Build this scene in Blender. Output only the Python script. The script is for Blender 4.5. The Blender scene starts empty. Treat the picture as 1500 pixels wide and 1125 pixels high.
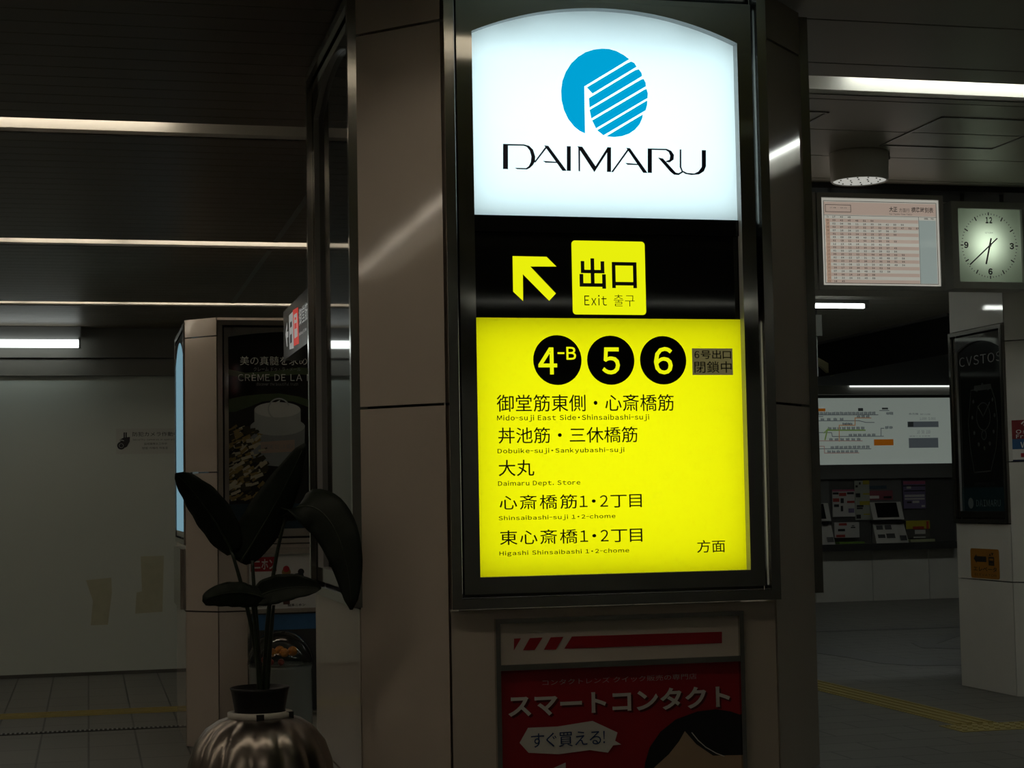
import bpy, bmesh, math, random
from mathutils import Vector, Matrix

C = bpy.context.scene.collection
SC = bpy.context.scene
random.seed(7)

# ------------------------------------------------------------------ camera
cam_d = bpy.data.cameras.new('camera')
cam_d.sensor_width = 36.0
cam_d.sensor_fit = 'HORIZONTAL'
cam_d.lens = 36.0 * 2565.7 / 1500.0
cam_d.clip_end = 100
cam = bpy.data.objects.new('camera', cam_d)
C.objects.link(cam)
TH, PI_, RO = math.radians(13.6376), math.radians(3.7637), 0.017643
f0 = Vector((math.sin(TH), math.cos(TH), 0)); r0 = Vector((math.cos(TH), -math.sin(TH), 0)); u0 = Vector((0, 0, 1))
fw = f0 * math.cos(PI_) + u0 * math.sin(PI_)
u1 = u0 * math.cos(PI_) - f0 * math.sin(PI_)
cr = r0 * math.cos(RO) - u1 * math.sin(RO)
cu = u1 * math.cos(RO) + r0 * math.sin(RO)
M = Matrix((cr, cu, -fw)).transposed().to_4x4()
M.translation = (0, 0, 1.5)
cam.matrix_world = M
SC.camera = cam

# ------------------------------------------------------------------ world, exposure
w = bpy.data.worlds.new('world'); SC.world = w
w.use_nodes = True
w.node_tree.nodes['Background'].inputs[0].default_value = (0.5, 0.52, 0.5, 1)
w.node_tree.nodes['Background'].inputs[1].default_value = 0.01
SC.view_settings.view_transform = 'Standard'
SC.view_settings.look = 'None'
SC.view_settings.exposure = 0.0
SC.view_settings.gamma = 1.0
SC.view_settings.use_curve_mapping = False

# brightness of the station's own lamps
TUBE_WARM = ((1.0, 0.87, 0.70), 8.5)      # ceiling rows left of the pillar
TUBE_COOL = ((0.95, 1.0, 0.93), 12.0)     # ceiling rows right of the pillar
TUBE_WALL = ((0.93, 1.0, 0.96), 3.2)     # bare tube by the back wall
SIGN_LOGO = ((0.70, 0.95, 1.0), 5.0)
SIGN_YELLOW = ((1.0, 1.0, 0.95), 2.2)

# ------------------------------------------------------------------ materials
MATS = {}
def mat(name, col, rough=0.5, metal=0.0, emit=None, es=1.0, coat=0.0, spec=0.5, noise=0.0, nscale=8.0, bump=0.0, stretch=None, ior=1.5):
    if name in MATS: return MATS[name]
    m = bpy.data.materials.new(name); m.use_nodes = True
    nt = m.node_tree; b = nt.nodes['Principled BSDF']
    b.inputs['Base Color'].default_value = (*col, 1)
    b.inputs['Roughness'].default_value = rough
    b.inputs['Metallic'].default_value = metal
    b.inputs['Specular IOR Level'].default_value = spec
    b.inputs['IOR'].default_value = ior
    b.inputs['Coat Weight'].default_value = coat
    b.inputs['Coat Roughness'].default_value = 0.03
    if emit is not None:
        b.inputs['Emission Color'].default_value = (*emit, 1)
        b.inputs['Emission Strength'].default_value = es
    if noise > 0:
        tc = nt.nodes.new('ShaderNodeTexCoord'); mp = nt.nodes.new('ShaderNodeMapping')
        if stretch: mp.inputs['Scale'].default_value = stretch
        nz = nt.nodes.new('ShaderNodeTexNoise'); nz.inputs['Scale'].default_value = nscale; nz.inputs['Detail'].default_value = 4
        nt.links.new(tc.outputs['Object'], mp.inputs['Vector']); nt.links.new(mp.outputs['Vector'], nz.inputs['Vector'])
        mr = nt.nodes.new('ShaderNodeMapRange'); mr.inputs[3].default_value = 1 - noise; mr.inputs[4].default_value = 1 + noise
        nt.links.new(nz.outputs['Fac'], mr.inputs[0])
        mx = nt.nodes.new('ShaderNodeVectorMath'); mx.operation = 'SCALE'; mx.inputs[0].default_value = col
        nt.links.new(mr.outputs[0], mx.inputs['Scale']); nt.links.new(mx.outputs[0], b.inputs['Base Color'])
        if bump > 0:
            bp = nt.nodes.new('ShaderNodeBump'); bp.inputs['Strength'].default_value = bump; bp.inputs['Distance'].default_value = 0.002
            nt.links.new(nz.outputs['Fac'], bp.inputs['Height']); nt.links.new(bp.outputs[0], b.inputs['Normal'])
    MATS[name] = m
    return m

def mat_glow(name, col, strength):
    if name in MATS: return MATS[name]
    m = bpy.data.materials.new(name); m.use_nodes = True
    nt = m.node_tree; nt.nodes.clear()
    e = nt.nodes.new('ShaderNodeEmission'); e.inputs[0].default_value = (*col, 1); e.inputs[1].default_value = strength
    o = nt.nodes.new('ShaderNodeOutputMaterial'); nt.links.new(e.outputs[0], o.inputs[0])
    MATS[name] = m
    return m

def mat_backlit(name, col, gloss=0.05, front=0.25):
    """Thin acrylic sheet that lets the lamp behind it through."""
    if name in MATS: return MATS[name]
    m = bpy.data.materials.new(name); m.use_nodes = True
    nt = m.node_tree; nt.nodes.clear()
    t = nt.nodes.new('ShaderNodeBsdfTranslucent'); t.inputs[0].default_value = (*col, 1)
    d = nt.nodes.new('ShaderNodeBsdfDiffuse'); d.inputs[0].default_value = (*col, 1)
    mx = nt.nodes.new('ShaderNodeMixShader'); mx.inputs[0].default_value = front
    nt.links.new(t.outputs[0], mx.inputs[1]); nt.links.new(d.outputs[0], mx.inputs[2])
    g = nt.nodes.new('ShaderNodeBsdfGlossy'); g.inputs['Roughness'].default_value = gloss
    fr = nt.nodes.new('ShaderNodeFresnel'); fr.inputs[0].default_value = 1.45
    m2 = nt.nodes.new('ShaderNodeMixShader')
    nt.links.new(fr.outputs[0], m2.inputs[0]); nt.links.new(mx.outputs[0], m2.inputs[1]); nt.links.new(g.outputs[0], m2.inputs[2])
    o = nt.nodes.new('ShaderNodeOutputMaterial'); nt.links.new(m2.outputs[0], o.inputs[0])
    MATS[name] = m
    return m

def mat_brick(name, base, dark, bw, bh, off, swap, rough=0.42):
    m = bpy.data.materials.new(name); m.use_nodes = True
    nt = m.node_tree; b = nt.nodes['Principled BSDF']
    tc = nt.nodes.new('ShaderNodeTexCoord'); mp = nt.nodes.new('ShaderNodeMapping')
    if swap: mp.inputs['Rotation'].default_value = (0, 0, math.pi / 2)
    br = nt.nodes.new('ShaderNodeTexBrick')
    br.offset = off; br.inputs['Scale'].default_value = 1.0
    br.inputs['Brick Width'].default_value = bw; br.inputs['Row Height'].default_value = bh
    br.inputs['Mortar Size'].default_value = 0.007; br.inputs['Mortar Smooth'].default_value = 0.2
    br.inputs['Color1'].default_value = (*base, 1); br.inputs['Color2'].default_value = (*[c * 0.88 for c in base], 1)
    br.inputs['Mortar'].default_value = (*dark, 1)
    nz = nt.nodes.new('ShaderNodeTexNoise'); nz.inputs['Scale'].default_value = 60; nz.inputs['Detail'].default_value = 3
    mr = nt.nodes.new('ShaderNodeMapRange'); mr.inputs[3].default_value = 0.8; mr.inputs[4].default_value = 1.2
    mx = nt.nodes.new('ShaderNodeVectorMath'); mx.operation = 'SCALE'
    nt.links.new(tc.outputs['Object'], mp.inputs['Vector']); nt.links.new(mp.outputs[0], br.inputs['Vector'])
    nt.links.new(tc.outputs['Object'], nz.inputs['Vector']); nt.links.new(nz.outputs['Fac'], mr.inputs[0])
    nt.links.new(br.outputs['Color'], mx.inputs[0]); nt.links.new(mr.outputs[0], mx.inputs['Scale'])
    nt.links.new(mx.outputs[0], b.inputs['Base Color'])
    b.inputs['Roughness'].default_value = rough
    bp = nt.nodes.new('ShaderNodeBump'); bp.inputs['Strength'].default_value = 0.3; bp.inputs['Distance'].default_value = 0.002; bp.invert = True
    nt.links.new(br.outputs['Fac'], bp.inputs['Height']); nt.links.new(bp.outputs[0], b.inputs['Normal'])
    return m

TILE = mat('glossy_beige_tile', (0.60, 0.53, 0.46), rough=0.06, noise=0.04, nscale=5)
TILE_PALE = mat('glossy_pale_tile', (0.66, 0.65, 0.60), rough=0.07, noise=0.04, nscale=5)
CORE = mat('dark_joint', (0.012, 0.011, 0.01), rough=0.8, noise=0.1)
STEEL = mat('brushed_steel', (0.50, 0.48, 0.45), rough=0.16, metal=1.0, noise=0.06, nscale=40, stretch=(1, 1, 0.05))
PLATE = mat('polished_steel_plate', (0.42, 0.41, 0.39), rough=0.07, metal=1.0, noise=0.03, nscale=20)
BLACK = mat('black_seal', (0.008, 0.008, 0.008), rough=0.4, noise=0.1)
BLACKGLOSS = mat('black_acrylic', (0.004, 0.004, 0.004), rough=0.04, noise=0.1)
WHITE = mat('white_print', (0.75, 0.74, 0.70), rough=0.4, noise=0.03)
INK = mat('black_ink', (0.012, 0.012, 0.014), rough=0.5, noise=0.1)
GREYMETAL = mat('grey_painted_metal', (0.16, 0.16, 0.155), rough=0.35, noise=0.05)

# ------------------------------------------------------------------ builders
class Frame:
    """A flat face in the place: u runs to the viewer's right along it, v is height, d is outward."""
    def __init__(s, o, u, n): s.o, s.u, s.n = Vector(o), Vector(u).normalized(), Vector(n).normalized()
    def p(s, u, v, d=0.0): return s.o + s.u * u + Vector((0, 0, v)) + s.n * d
def FY(y): return Frame((0, y, 0), (1, 0, 0), (0, -1, 0))       # faces the camera side; u = x
def FX(x): return Frame((x, 0, 0), (0, -1, 0), (-1, 0, 0))      # faces left; u = -y

class MB:
    def __init__(s): s.v, s.f, s.m, s.sm = [], [], [], []
    def face(s, pts, mi=0, smooth=False):
        i = len(s.v); s.v += [tuple(p) for p in pts]; s.f.append(tuple(range(i, i + len(pts)))); s.m.append(mi); s.sm.append(smooth)
    def hexa(s, b, t, mi=0):
        n = len(b); i = len(s.v); s.v += [tuple(p) for p in b] + [tuple(p) for p in t]
        s.f.append(tuple(i + k for k in reversed(range(n)))); s.m.append(mi); s.sm.append(False)
        s.f.append(tuple(i + n + k for k in range(n))); s.m.append(mi); s.sm.append(False)
        for k in range(n):
            k2 = (k + 1) % n
            s.f.append((i + k, i + k2, i + n + k2, i + n + k)); s.m.append(mi); s.sm.append(False)
    def box(s, x0, x1, y0, y1, z0, z1, mi=0):
        q = [(x0, y0), (x1, y0), (x1, y1), (x0, y1)]
        s.hexa([(x, y, z0) for x, y in q], [(x, y, z1) for x, y in q], mi)
    def slab(s, F, u0, v0, u1, v1, d0, d1, mi=0):
        q = [(u0, v0), (u1, v0), (u1, v1), (u0, v1)]
        s.hexa([F.p(u, v, d0) for u, v in q], [F.p(u, v, d1) for u, v in q], mi)
    def poly(s, F, pts, d, mi=0, t=0.0):
        a = sum(pts[k][0] * pts[(k + 1) % len(pts)][1] - pts[(k + 1) % len(pts)][0] * pts[k][1] for k in range(len(pts)))
        if a < 0: pts = pts[::-1]
        if t > 0: s.hexa([F.p(u, v, d - t) for u, v in pts], [F.p(u, v, d) for u, v in pts], mi)
        else: s.face([F.p(u, v, d) for u, v in pts], mi)
    def ring(s, F, u0, v0, u1, v1, wd, d0, d1, mi=0):
        s.slab(F, u0, v0, u1, v0 + wd, d0, d1, mi); s.slab(F, u0, v1 - wd, u1, v1, d0, d1, mi)
        s.slab(F, u0, v0 + wd, u0 + wd, v1 - wd, d0, d1, mi); s.slab(F, u1 - wd, v0 + wd, u1, v1 - wd, d0, d1, mi)
    def prism(s, pts, z0, z1, mi=0):
        s.hexa([(x, y, z0) for x, y in pts], [(x, y, z1) for x, y in pts], mi)
    def disc(s, F, u, v, r, d, mi=0, n=40, ru=None):
        s.poly(F, [(u + (ru or r) * math.cos(k * 2 * math.pi / n), v + r * math.sin(k * 2 * math.pi / n)) for k in range(n)], d, mi)
    def annulus(s, F, u, v, r0, r1, d, mi=0, n=40, a0=0, a1=360):
        for k in range(n):
            a = math.radians(a0 + (a1 - a0) * k / n); b = math.radians(a0 + (a1 - a0) * (k + 1) / n)
            s.poly(F, [(u + r0 * math.cos(a), v + r0 * math.sin(a)), (u + r1 * math.cos(a), v + r1 * math.sin(a)),
                       (u + r1 * math.cos(b), v + r1 * math.sin(b)), (u + r0 * math.cos(b), v + r0 * math.sin(b))], d, mi)
    def line(s, F, pts, wd, d, mi=0):
        for (a, b) in zip(pts[:-1], pts[1:]):
            dx, dy = b[0] - a[0], b[1] - a[1]; L = math.hypot(dx, dy) or 1e-6
            nx, ny = -dy / L * wd / 2, dx / L * wd / 2; ex, ey = dx / L * wd / 2, dy / L * wd / 2
            s.poly(F, [(a[0] - nx - ex, a[1] - ny - ey), (b[0] - nx + ex, b[1] - ny + ey), (b[0] + nx + ex, b[1] + ny + ey), (a[0] + nx - ex, a[1] + ny - ey)], d, mi)
    def tube(s, pts, rad, n=8, mi=0, caps=True):
        pts = [Vector(p) for p in pts]; base = len(s.v)
        rads = rad if isinstance(rad, (list, tuple)) else [rad] * len(pts)
        up = Vector((0, 0, 1))
        for k, p in enumerate(pts):
            t = (pts[min(k + 1, len(pts) - 1)] - pts[max(k - 1, 0)]).normalized()
            a = t.cross(up) if abs(t.dot(up)) < 0.95 else t.cross(Vector((1, 0, 0)))
            a.normalize(); b = a.cross(t)
            for j in range(n):
                q = 2 * math.pi * j / n
                s.v.append(tuple(p + (a * math.cos(q) + b * math.sin(q)) * rads[k]))
        for k in range(len(pts) - 1):
            for j in range(n):
                j2 = (j + 1) % n
                s.f.append((base + k * n + j, base + k * n + j2, base + (k + 1) * n + j2, base + (k + 1) * n + j)); s.m.append(mi); s.sm.append(True)
        if caps:
            s.f.append(tuple(base + j for j in reversed(range(n)))); s.m.append(mi); s.sm.append(False)
            e = base + (len(pts) - 1) * n
            s.f.append(tuple(e + j for j in range(n))); s.m.append(mi); s.sm.append(False)
    def lathe(s, cx, cy, prof, n=48, mi=0):
        base = len(s.v)
        for r, z in prof:
            for j in range(n):
                q = 2 * math.pi * j / n; s.v.append((cx + r * math.cos(q), cy + r * math.sin(q), z))
        for k in range(len(prof) - 1):
            for j in range(n):
                j2 = (j + 1) % n
                s.f.append((base + k * n + j, base + k * n + j2, base + (k + 1) * n + j2, base + (k + 1) * n + j)); s.m.append(mi); s.sm.append(True)
    def text(s, F, body, box, d, mi=0, bold=0.0, gothic=True):
        """Lettering whose ink fills box = (u0, v0, u1, v1)."""
        V, P = glyphs(body, bold, gothic)
        xs = [p[0] for p in V]; ys = [p[1] for p in V]
        x0, x1, y0, y1 = min(xs), max(xs), min(ys), max(ys)
        a, b, c, e = box
        su = (c - a) / ((x1 - x0) or 1); sv = (e - b) / ((y1 - y0) or 1)
        base = len(s.v)
        s.v += [tuple(F.p(a + (x - x0) * su, b + (y - y0) * sv, d)) for x, y in V]
        for f in P: s.f.append(tuple(base + k for k in f)); s.m.append(mi); s.sm.append(False)
    def build(s, name, mats, parent=None, loc=None):
        me = bpy.data.meshes.new(name)
        o = bpy.data.objects.new(name, me); C.objects.link(o)
        off = Vector((0, 0, 0))
        if parent is not None: off = wpos(parent)
        elif loc is not None: off = Vector(loc)
        me.from_pydata([tuple(Vector(p) - off) for p in s.v], [], s.f)
        for x in (mats if isinstance(mats, (list, tuple)) else [mats]): me.materials.append(x)
        me.polygons.foreach_set('material_index', s.m); me.polygons.foreach_set('use_smooth', s.sm)
        me.update()
        if parent is not None: o.parent = parent
        else: o.location = off
        return o

def wpos(o):
    p = Vector(o.location)
    while o.parent is not None: o = o.parent; p += Vector(o.location)
    return p

GL = {}
def raw_glyphs(body, bold):
    key = (body, bold)
    if key not in GL:
        c = bpy.data.curves.new('lettering_tmp', 'FONT'); c.body = body; c.offset = bold; c.resolution_u = 3
        o = bpy.data.objects.new('lettering_tmp', c); C.objects.link(o)
        bpy.context.view_layer.update()
        e = o.evaluated_get(bpy.context.evaluated_depsgraph_get()); me = e.to_mesh()
        GL[key] = ([(v.co.x, v.co.y) for v in me.vertices], [tuple(p.vertices) for p in me.polygons])
        e.to_mesh_clear(); bpy.data.objects.remove(o); bpy.data.curves.remove(c)
    return GL[key]
def glyphs(body, bold, gothic):
    """Outlines of a line of lettering; latin letters are taken from the wide gothic forms and set close."""
    if not gothic or not any(33 <= ord(ch) < 127 for ch in body): return raw_glyphs(body, bold)
    V, P, x = [], [], 0.0
    for ch in body:
        if ch == ' ': x += 0.30; continue
        g = chr(ord(ch) + 0xFEE0) if 33 <= ord(ch) < 127 else ch
        v, p = raw_glyphs(g, bold)
        if not v: x += 0.3; continue
        a, b = min(q[0] for q in v), max(q[0] for q in v)
        sq = 0.45 if ch == '-' else 0.80 if 33 <= ord(ch) < 127 else 1.0
        pad = 0.07 if ch != '・' else 0.16
        if ch == '-': pad = 0.03
        i = len(V); V += [(x + pad + (q[0] - a) * sq, q[1]) for q in v]; P += [tuple(i + k for k in f) for f in p]
        x += (b - a) * sq + 2 * pad
    return V, P

def tag(o, label, cat, group=None, kind=None):
    o['label'] = label; o['category'] = cat
    if group: o['group'] = group
    if kind: o['kind'] = kind
    return o
def thing(name, loc, label, cat, group=None):
    o = bpy.data.objects.new(name, None); C.objects.link(o); o.location = loc; o.empty_display_size = 0.1
    return tag(o, label, cat, group)
def lab(o, label): o['label'] = label; return o
def area_light(name, loc, size, sizey, normal, col, power, parent):
    L = bpy.data.lights.new(name, 'AREA'); L.shape = 'RECTANGLE'; L.size = size; L.size_y = sizey; L.color = col; L.energy = power
    o = bpy.data.objects.new(name, L); C.objects.link(o)
    o.parent = parent
    o.location = Vector(loc) - wpos(parent); o.rotation_euler = (-Vector(normal)).to_track_quat('Z', 'Y').to_euler()
    return o

# ------------------------------------------------------------------ the room
H = 3.1
m = MB()
m.face([(-7, -5, 0), (2.0, -5, 0), (2.0, 23, 0), (-7, 23, 0)], 0)
m.face([(2.0, -5, 0), (16, -5, 0), (16, 23, 0), (2.0, 23, 0)], 1)
fl = m.build('floor', [mat_brick('grey_floor_tile', (0.15, 0.147, 0.130), (0.02, 0.02, 0.018), 0.6, 0.3, 0.0, True),
                       mat_brick('grey_floor_tile_staggered', (0.15, 0.147, 0.130), (0.03, 0.03, 0.027), 0.6, 0.3, 0.5, False)])
tag(fl, 'dark grey tiled concourse floor', 'floor', kind='structure')

SLOTS_L = [-2.5, 0.78, 4.08, 7.38, 10.72, 14.03]
SLOTS_R = [-3.6, -0.4, 2.95, 6.16, 9.75, 19.3]
SW = 0.29
m = MB()
def planks(x0, x1, pitch, gap, slots, mi, phase, ya=-5.0, yb=23.0):
    edges = [ya]
    for s_ in slots: edges += [s_, s_ + SW]
    edges.append(yb)
    for a, b in zip(edges[0::2], edges[1::2]):
        y = math.floor((a - phase) / pitch) * pitch + phase
        while y < b:
            p, q = max(a, y + gap / 2), min(b, y + pitch - gap / 2)
            if q - p > 0.004: m.box(x0, x1, p, q, H, H + 0.015, mi)
            y += pitch
planks(-7, 1.1, 0.15, 0.006, SLOTS_L[:3], 0, 5.741, -5.0, 5.741)
planks(1.1, 2.0, 0.555, 0.012, SLOTS_L[:3], 1, 6.523, -5.0, 5.741)
planks(-7, 2.0, 0.15, 0.006, SLOTS_L[3:], 0, 5.741, 5.741, 23.0)
planks(2.0, 16, 0.555, 0.012, [q for q in SLOTS_R if q < 10], 1, 6.523, -5.0, 10.6)
planks(2.0, 16, 0.30, 0.010, [19.3], 4, 10.6, 10.6, 23.0)  # far slats coloured paler, standing in for lamplight on the ceiling
m.box(-7, 16, -5, 23, H + 0.16, H + 0.18, 2)
m.box(1.105, 1.135, 7.68, 10.70, H - 0.004, H, 3)
m.box(1.105, 1.135, 11.03, 14.01, H - 0.004, H, 3)
ce = m.build('ceiling', [mat('brown_ceiling_slats', (0.16, 0.135, 0.10), rough=0.45, noise=0.08, nscale=3),
                         mat('grey_ceiling_planks', (0.48, 0.465, 0.39), rough=0.4, noise=0.06, nscale=3), CORE, GREYMETAL, mat('brightened_ceiling_slats', (0.78, 0.77, 0.70), rough=0.4, noise=0.05, nscale=3)])
tag(ce, 'dark ceiling of narrow brown slats on the left and wide grey planks on the right', 'ceiling', kind='structure')

WALLM = mat('grey_white_hoarding', (0.50, 0.55, 0.50), rough=0.55, noise=0.04, nscale=1.5)
def wall(name, x0, x1, y0, y1, label, mt=WALLM, z1=H + 0.15):
    m = MB(); m.box(x0, x1, y0, y1, 0, z1); return tag(m.build(name, mt), label, 'wall', kind='structure')
wall('wall_back', -7, 3.2, 16.2, 16.3, 'plain grey hoarding wall at the back left behind the plant')
wall('wall_left', -7.1, -7, -5, 16.3, 'side wall left of the concourse', mat('tile_wall_left', (0.3, 0.28, 0.24), rough=0.4, noise=0.05))
wall('wall_front', -7, 16, -5.1, -5, 'wall behind the photographer', mat('tile_wall_front', (0.25, 0.24, 0.21), rough=0.4, noise=0.05))
wall('wall_right', 16, 16.1, -5, 23, 'side wall right of the concourse', mat('tile_wall_right', (0.2, 0.2, 0.18), rough=0.4, noise=0.05))
wall('wall_side', 3.1, 3.2, 16.3, 23, 'return wall between the hoarding and the ticket hall', mat('tile_wall_side', (0.25, 0.25, 0.22), rough=0.4, noise=0.05))
m = MB(); m.box(-7, 3.15, 16.12, 16.2, 2.835, 3.1); m.box(-7, 3.15, 16.16, 16.2, 2.675, 2.83)
tag(m.build('trim_1', mat('grey_fascia', (0.19, 0.185, 0.16), rough=0.5, noise=0.05)), 'dark grey fascia bands above the hoarding wall at the left', 'trim', kind='structure')
m = MB(); m.box(-7, 3.1, 16.18, 16.2, 0, 0.03)
tag(m.build('baseboard_back', mat('dark_base', (0.08, 0.08, 0.07), rough=0.5, noise=0.05)), 'dark base strip along the foot of the hoarding wall', 'baseboard', kind='structure')

# ticket hall wall: tiled foot, steel bay, header
FW = FY(22.7)
m = MB()
for k in range(9): m.slab(FW, 7.2 + k * 0.86 + 0.0, 0.0, 7.2 + k * 0.86 + 0.852, 0.70, -0.04, 0.0, 0)
m.box(3.2, 16, 22.745, 22.9, 0, H + 0.15, 1)
m.slab(FW, 7.2, 1.70, 16, 1.90, -0.04, 0.02, 2)
m.slab(FW, 7.2, 2.86, 16, 3.1, -0.04, 0.0, 2)
m.slab(FW, 11.93, 0.8, 16, 2.86, -0.04, 0.02, 2)
tag(m.build('wall_far', [TILE_PALE, mat('steel_grey_bay', (0.12, 0.12, 0.115), rough=0.3, metal=0.4, noise=0.05), GREYMETAL]),
    'far wall of the ticket hall with white tiled foot and grey steel bay', 'wall', kind='structure')

m = MB(); m.box(7.53, 15, 14.3, 18.6, 2.735, 3.095)
tag(m.build('trim_2', mat('black_bulkhead', (0.02, 0.02, 0.02), rough=0.6, noise=0.1)), 'black bulkhead hanging below the ceiling in front of the route map', 'bulkhead', kind='structure')
m = MB(); m.box(7.505, 7.53, 14.3, 18.6, 3.075, 3.1)
tag(m.build('trim_3', GREYMETAL), 'thin grey edge strip along the top of the black bulkhead', 'trim', kind='structure')

# ---- pillars
def octagon(x0, x1, y0, y1, c):
    return [(x0 + c, y0), (x1 - c, y0), (x1, y0 + c), (x1, y1 - c), (x1 - c, y1), (x0 + c, y1), (x0, y1 - c), (x0, y0 + c)]
def pillar(x0, x1, y0, y1, c, joints, skip, label, mt, inset=0.15, top=None):
    """skip = {face index: [(z0, z1), ...]} openings where a display case is let into the face; face 0 looks to the camera side."""
    out = octagon(x0, x1, y0, y1, c); k_ = inset * math.tan(math.radians(22.5))
    inn = octagon(x0 + inset, x1 - inset, y0 + inset, y1 - inset, c - inset * 2 + inset * math.sqrt(2))
    m = MB(); m.prism(inn, 0, (top or H + 0.1), 1)
    for i in range(8):
        p, q = Vector(out[i]), Vector(out[(i + 1) % 8]); pi_, qi = Vector(inn[i]), Vector(inn[(i + 1) % 8])
        e = (q - p).normalized() * 0.004
        segs = list(zip(joints[:-1], joints[1:]))
        for a, b in segs:
            parts = [(a, b)]
            for s0, s1 in skip.get(i, []):
                parts = [z for t0, t1 in parts for z in ((t0, min(t1, s0)), (max(t0, s1), t1)) if z[1] - z[0] > 0.02]
            for a2, b2 in parts:
                m.prism([p + e, q - e, qi - e, pi_ + e], a2 + 0.004, b2 - 0.004, 0)
    o = m.build('pillar', [mt, CORE])
    return tag(o, label, 'pillar', kind='structure')
PA = pillar(0.806, 2.30, 5.11, 6.655, 0.232, [0, 0.624, 1.787, 2.95, 3.1], {0: [(1.176, 3.09)], 7: [(0, 0)], 6: [(1.176, 3.09)], 2: [(1.176, 3.09)]},
            'near octagonal pillar clad in glossy beige tiles carrying the lit yellow exit sign', TILE)
PB = pillar(0.592, 2.02, 11.0, 12.55, 0.188, [0, 0.838, 1.70, 2.55, 2.668], {0: [(1.25, 2.645)], 6: [(1.25, 2.645)]},
            'rear left octagonal pillar in beige tiles carrying the cream jar poster', TILE, top=2.66)
PC = pillar(6.565, 7.99, 11.44, 12.69, 0.21, [0, 0.83, 1.71, 2.60, 3.1], {6: [(1.255, 2.735)]},
            'pale tiled pillar at the right edge carrying the tall black watch poster', TILE_PALE)

# ---- tactile paving, drain, floor inlays
YEL = mat('yellow_tactile', (0.36, 0.29, 0.09), rough=0.5, noise=0.1, nscale=20)
def bars(m, x0, x1, y0, y1, along, n):
    m.box(x0, x1, y0, y1, 0, 0.004)
    for k in range(n):
        t = (k + 0.5) / n
        if along == 'x': c_ = y0 + (y1 - y0) * t; m.box(x0, x1, c_ - 0.014, c_ + 0.014, 0.004, 0.010)
        else: c_ = x0 + (x1 - x0) * t; m.box(c_ - 0.014, c_ + 0.014, y0, y1, 0.004, 0.010)
m = MB(); bars(m, -7, 1.4, 13.1, 13.4, 'x', 4)
tag(m.build('trim_4', YEL), 'yellow ribbed guide strip crossing the floor in front of the hoarding wall', 'tactile paving', kind='structure')
m = MB(); bars(m, 5.42, 5.72, 10.42, 14.5, 'y', 4)
tag(m.build('trim_5', YEL), 'yellow ribbed guide strip running away across the right floor', 'tactile paving', kind='structure')
m = MB(); m.box(5.30, 9.5, 10.08, 10.40, 0, 0.004)
for ix in range(56):
    for iy in range(4): m.box(5.34 + ix * 0.075 - 0.012, 5.34 + ix * 0.075 + 0.012, 10.13 + iy * 0.075 - 0.012, 10.13 + iy * 0.075 + 0.012, 0.004, 0.009)
tag(m.build('trim_6', YEL), 'yellow dotted warning strip on the floor at the right edge', 'tactile paving', kind='structure')
m = MB(); m.box(-7, 0.9, 12.17, 12.27, 0, 0.003, 1)
for k in range(220): m.box(-5.7 + k * 0.03, -5.7 + k * 0.03 + 0.013, 12.175, 12.265, 0.003, 0.007, 0)
tag(m.build('trim_7', [GREYMETAL, CORE]), 'narrow dark drain grating across the left floor', 'drain grating', kind='structure')
DK = mat('dark_inlay', (0.05, 0.05, 0.047), rough=0.35, noise=0.1, nscale=30)
m = MB()
def inlay(pts): m.hexa([(x, y, 0.0) for x, y in pts], [(x, y, 0.002) for x, y in pts])
inlay([(6.6659,15.597),(6.7512,15.015),(6.7765,14.3552),(6.9604,14.0677),(7.3274,13.9029),(7.5037,14.235),(7.2139,14.5093),(7.1143,14.9229),(7.1024,15.6352),(7.0288,16.4404)])
inlay([(7.9698,16.1665),(7.8121,15.632),(8.0878,15.3347),(8.2665,15.6712),(8.1534,15.9883),(8.8955,16.8555),(9.1568,17.3474)])
inlay([(7.654,17.893),(9.3865,17.78),(9.4817,17.9592),(7.7691,18.1606)])
tag(m.build('trim_8', DK), 'dark curved stone bands set into the right floor', 'floor inlay', kind='structure')

# ------------------------------------------------------------------ ceiling lamps
REFL = mat('white_lamp_reflector', (0.82, 0.80, 0.74), rough=0.4, noise=0.03)
DARKLIP = mat('dark_lamp_lip', (0.05, 0.047, 0.045), rough=0.4, noise=0.05)
def ceiling_light(y0, xa, xb, tubes, glow, label):
    t = thing('ceiling_light', ((xa + xb) / 2, y0 + SW / 2, H), label, 'ceiling light', 'recessed strip lamps in the ceiling')
    m = MB()
    prof = [(y0, H), (y0 + 0.02, H + 0.09), (y0 + SW - 0.085, H + 0.10), (y0 + SW - 0.03, H + 0.014), (y0 + SW, H + 0.004), (y0 + SW, H)]
    for a, b in zip(prof[:-1], prof[1:]):
        m.face([(xa, a[0], a[1]), (xb, a[0], a[1]), (xb, b[0], b[1]), (xa, b[0], b[1])])
    for x in (xa, xb): m.face([(x, y, z) for y, z in prof])
    m.build('reflector', REFL, t)
    for x0, x1 in tubes:
        x = x0
        while x < x1 - 0.3:
            e = min(x + 1.2, x1)
            m = MB(); m.tube([(x + 0.02, y0 + 0.15, H + 0.062), (e - 0.02, y0 + 0.15, H + 0.062)], 0.015, 8)
            tb = m.build('fluorescent_tube', mat_glow('tube_glow_%s' % glow, *({'warm': TUBE_WARM, 'cool': TUBE_COOL}[glow])), t)
            for xh in (x, e - 0.02):
                m = MB(); m.box(xh, xh + 0.02, y0 + 0.13, y0 + 0.17, H + 0.045, H + 0.10); m.build('lamp_holder', GREYMETAL, t)
            x = e + 0.02
    return t
ceiling_light(7.38, -7, 2.0, [(-6.6, 0.36)], 'warm', 'nearest bright strip lamp in the brown slat ceiling, ending in a dark stretch')
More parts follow.
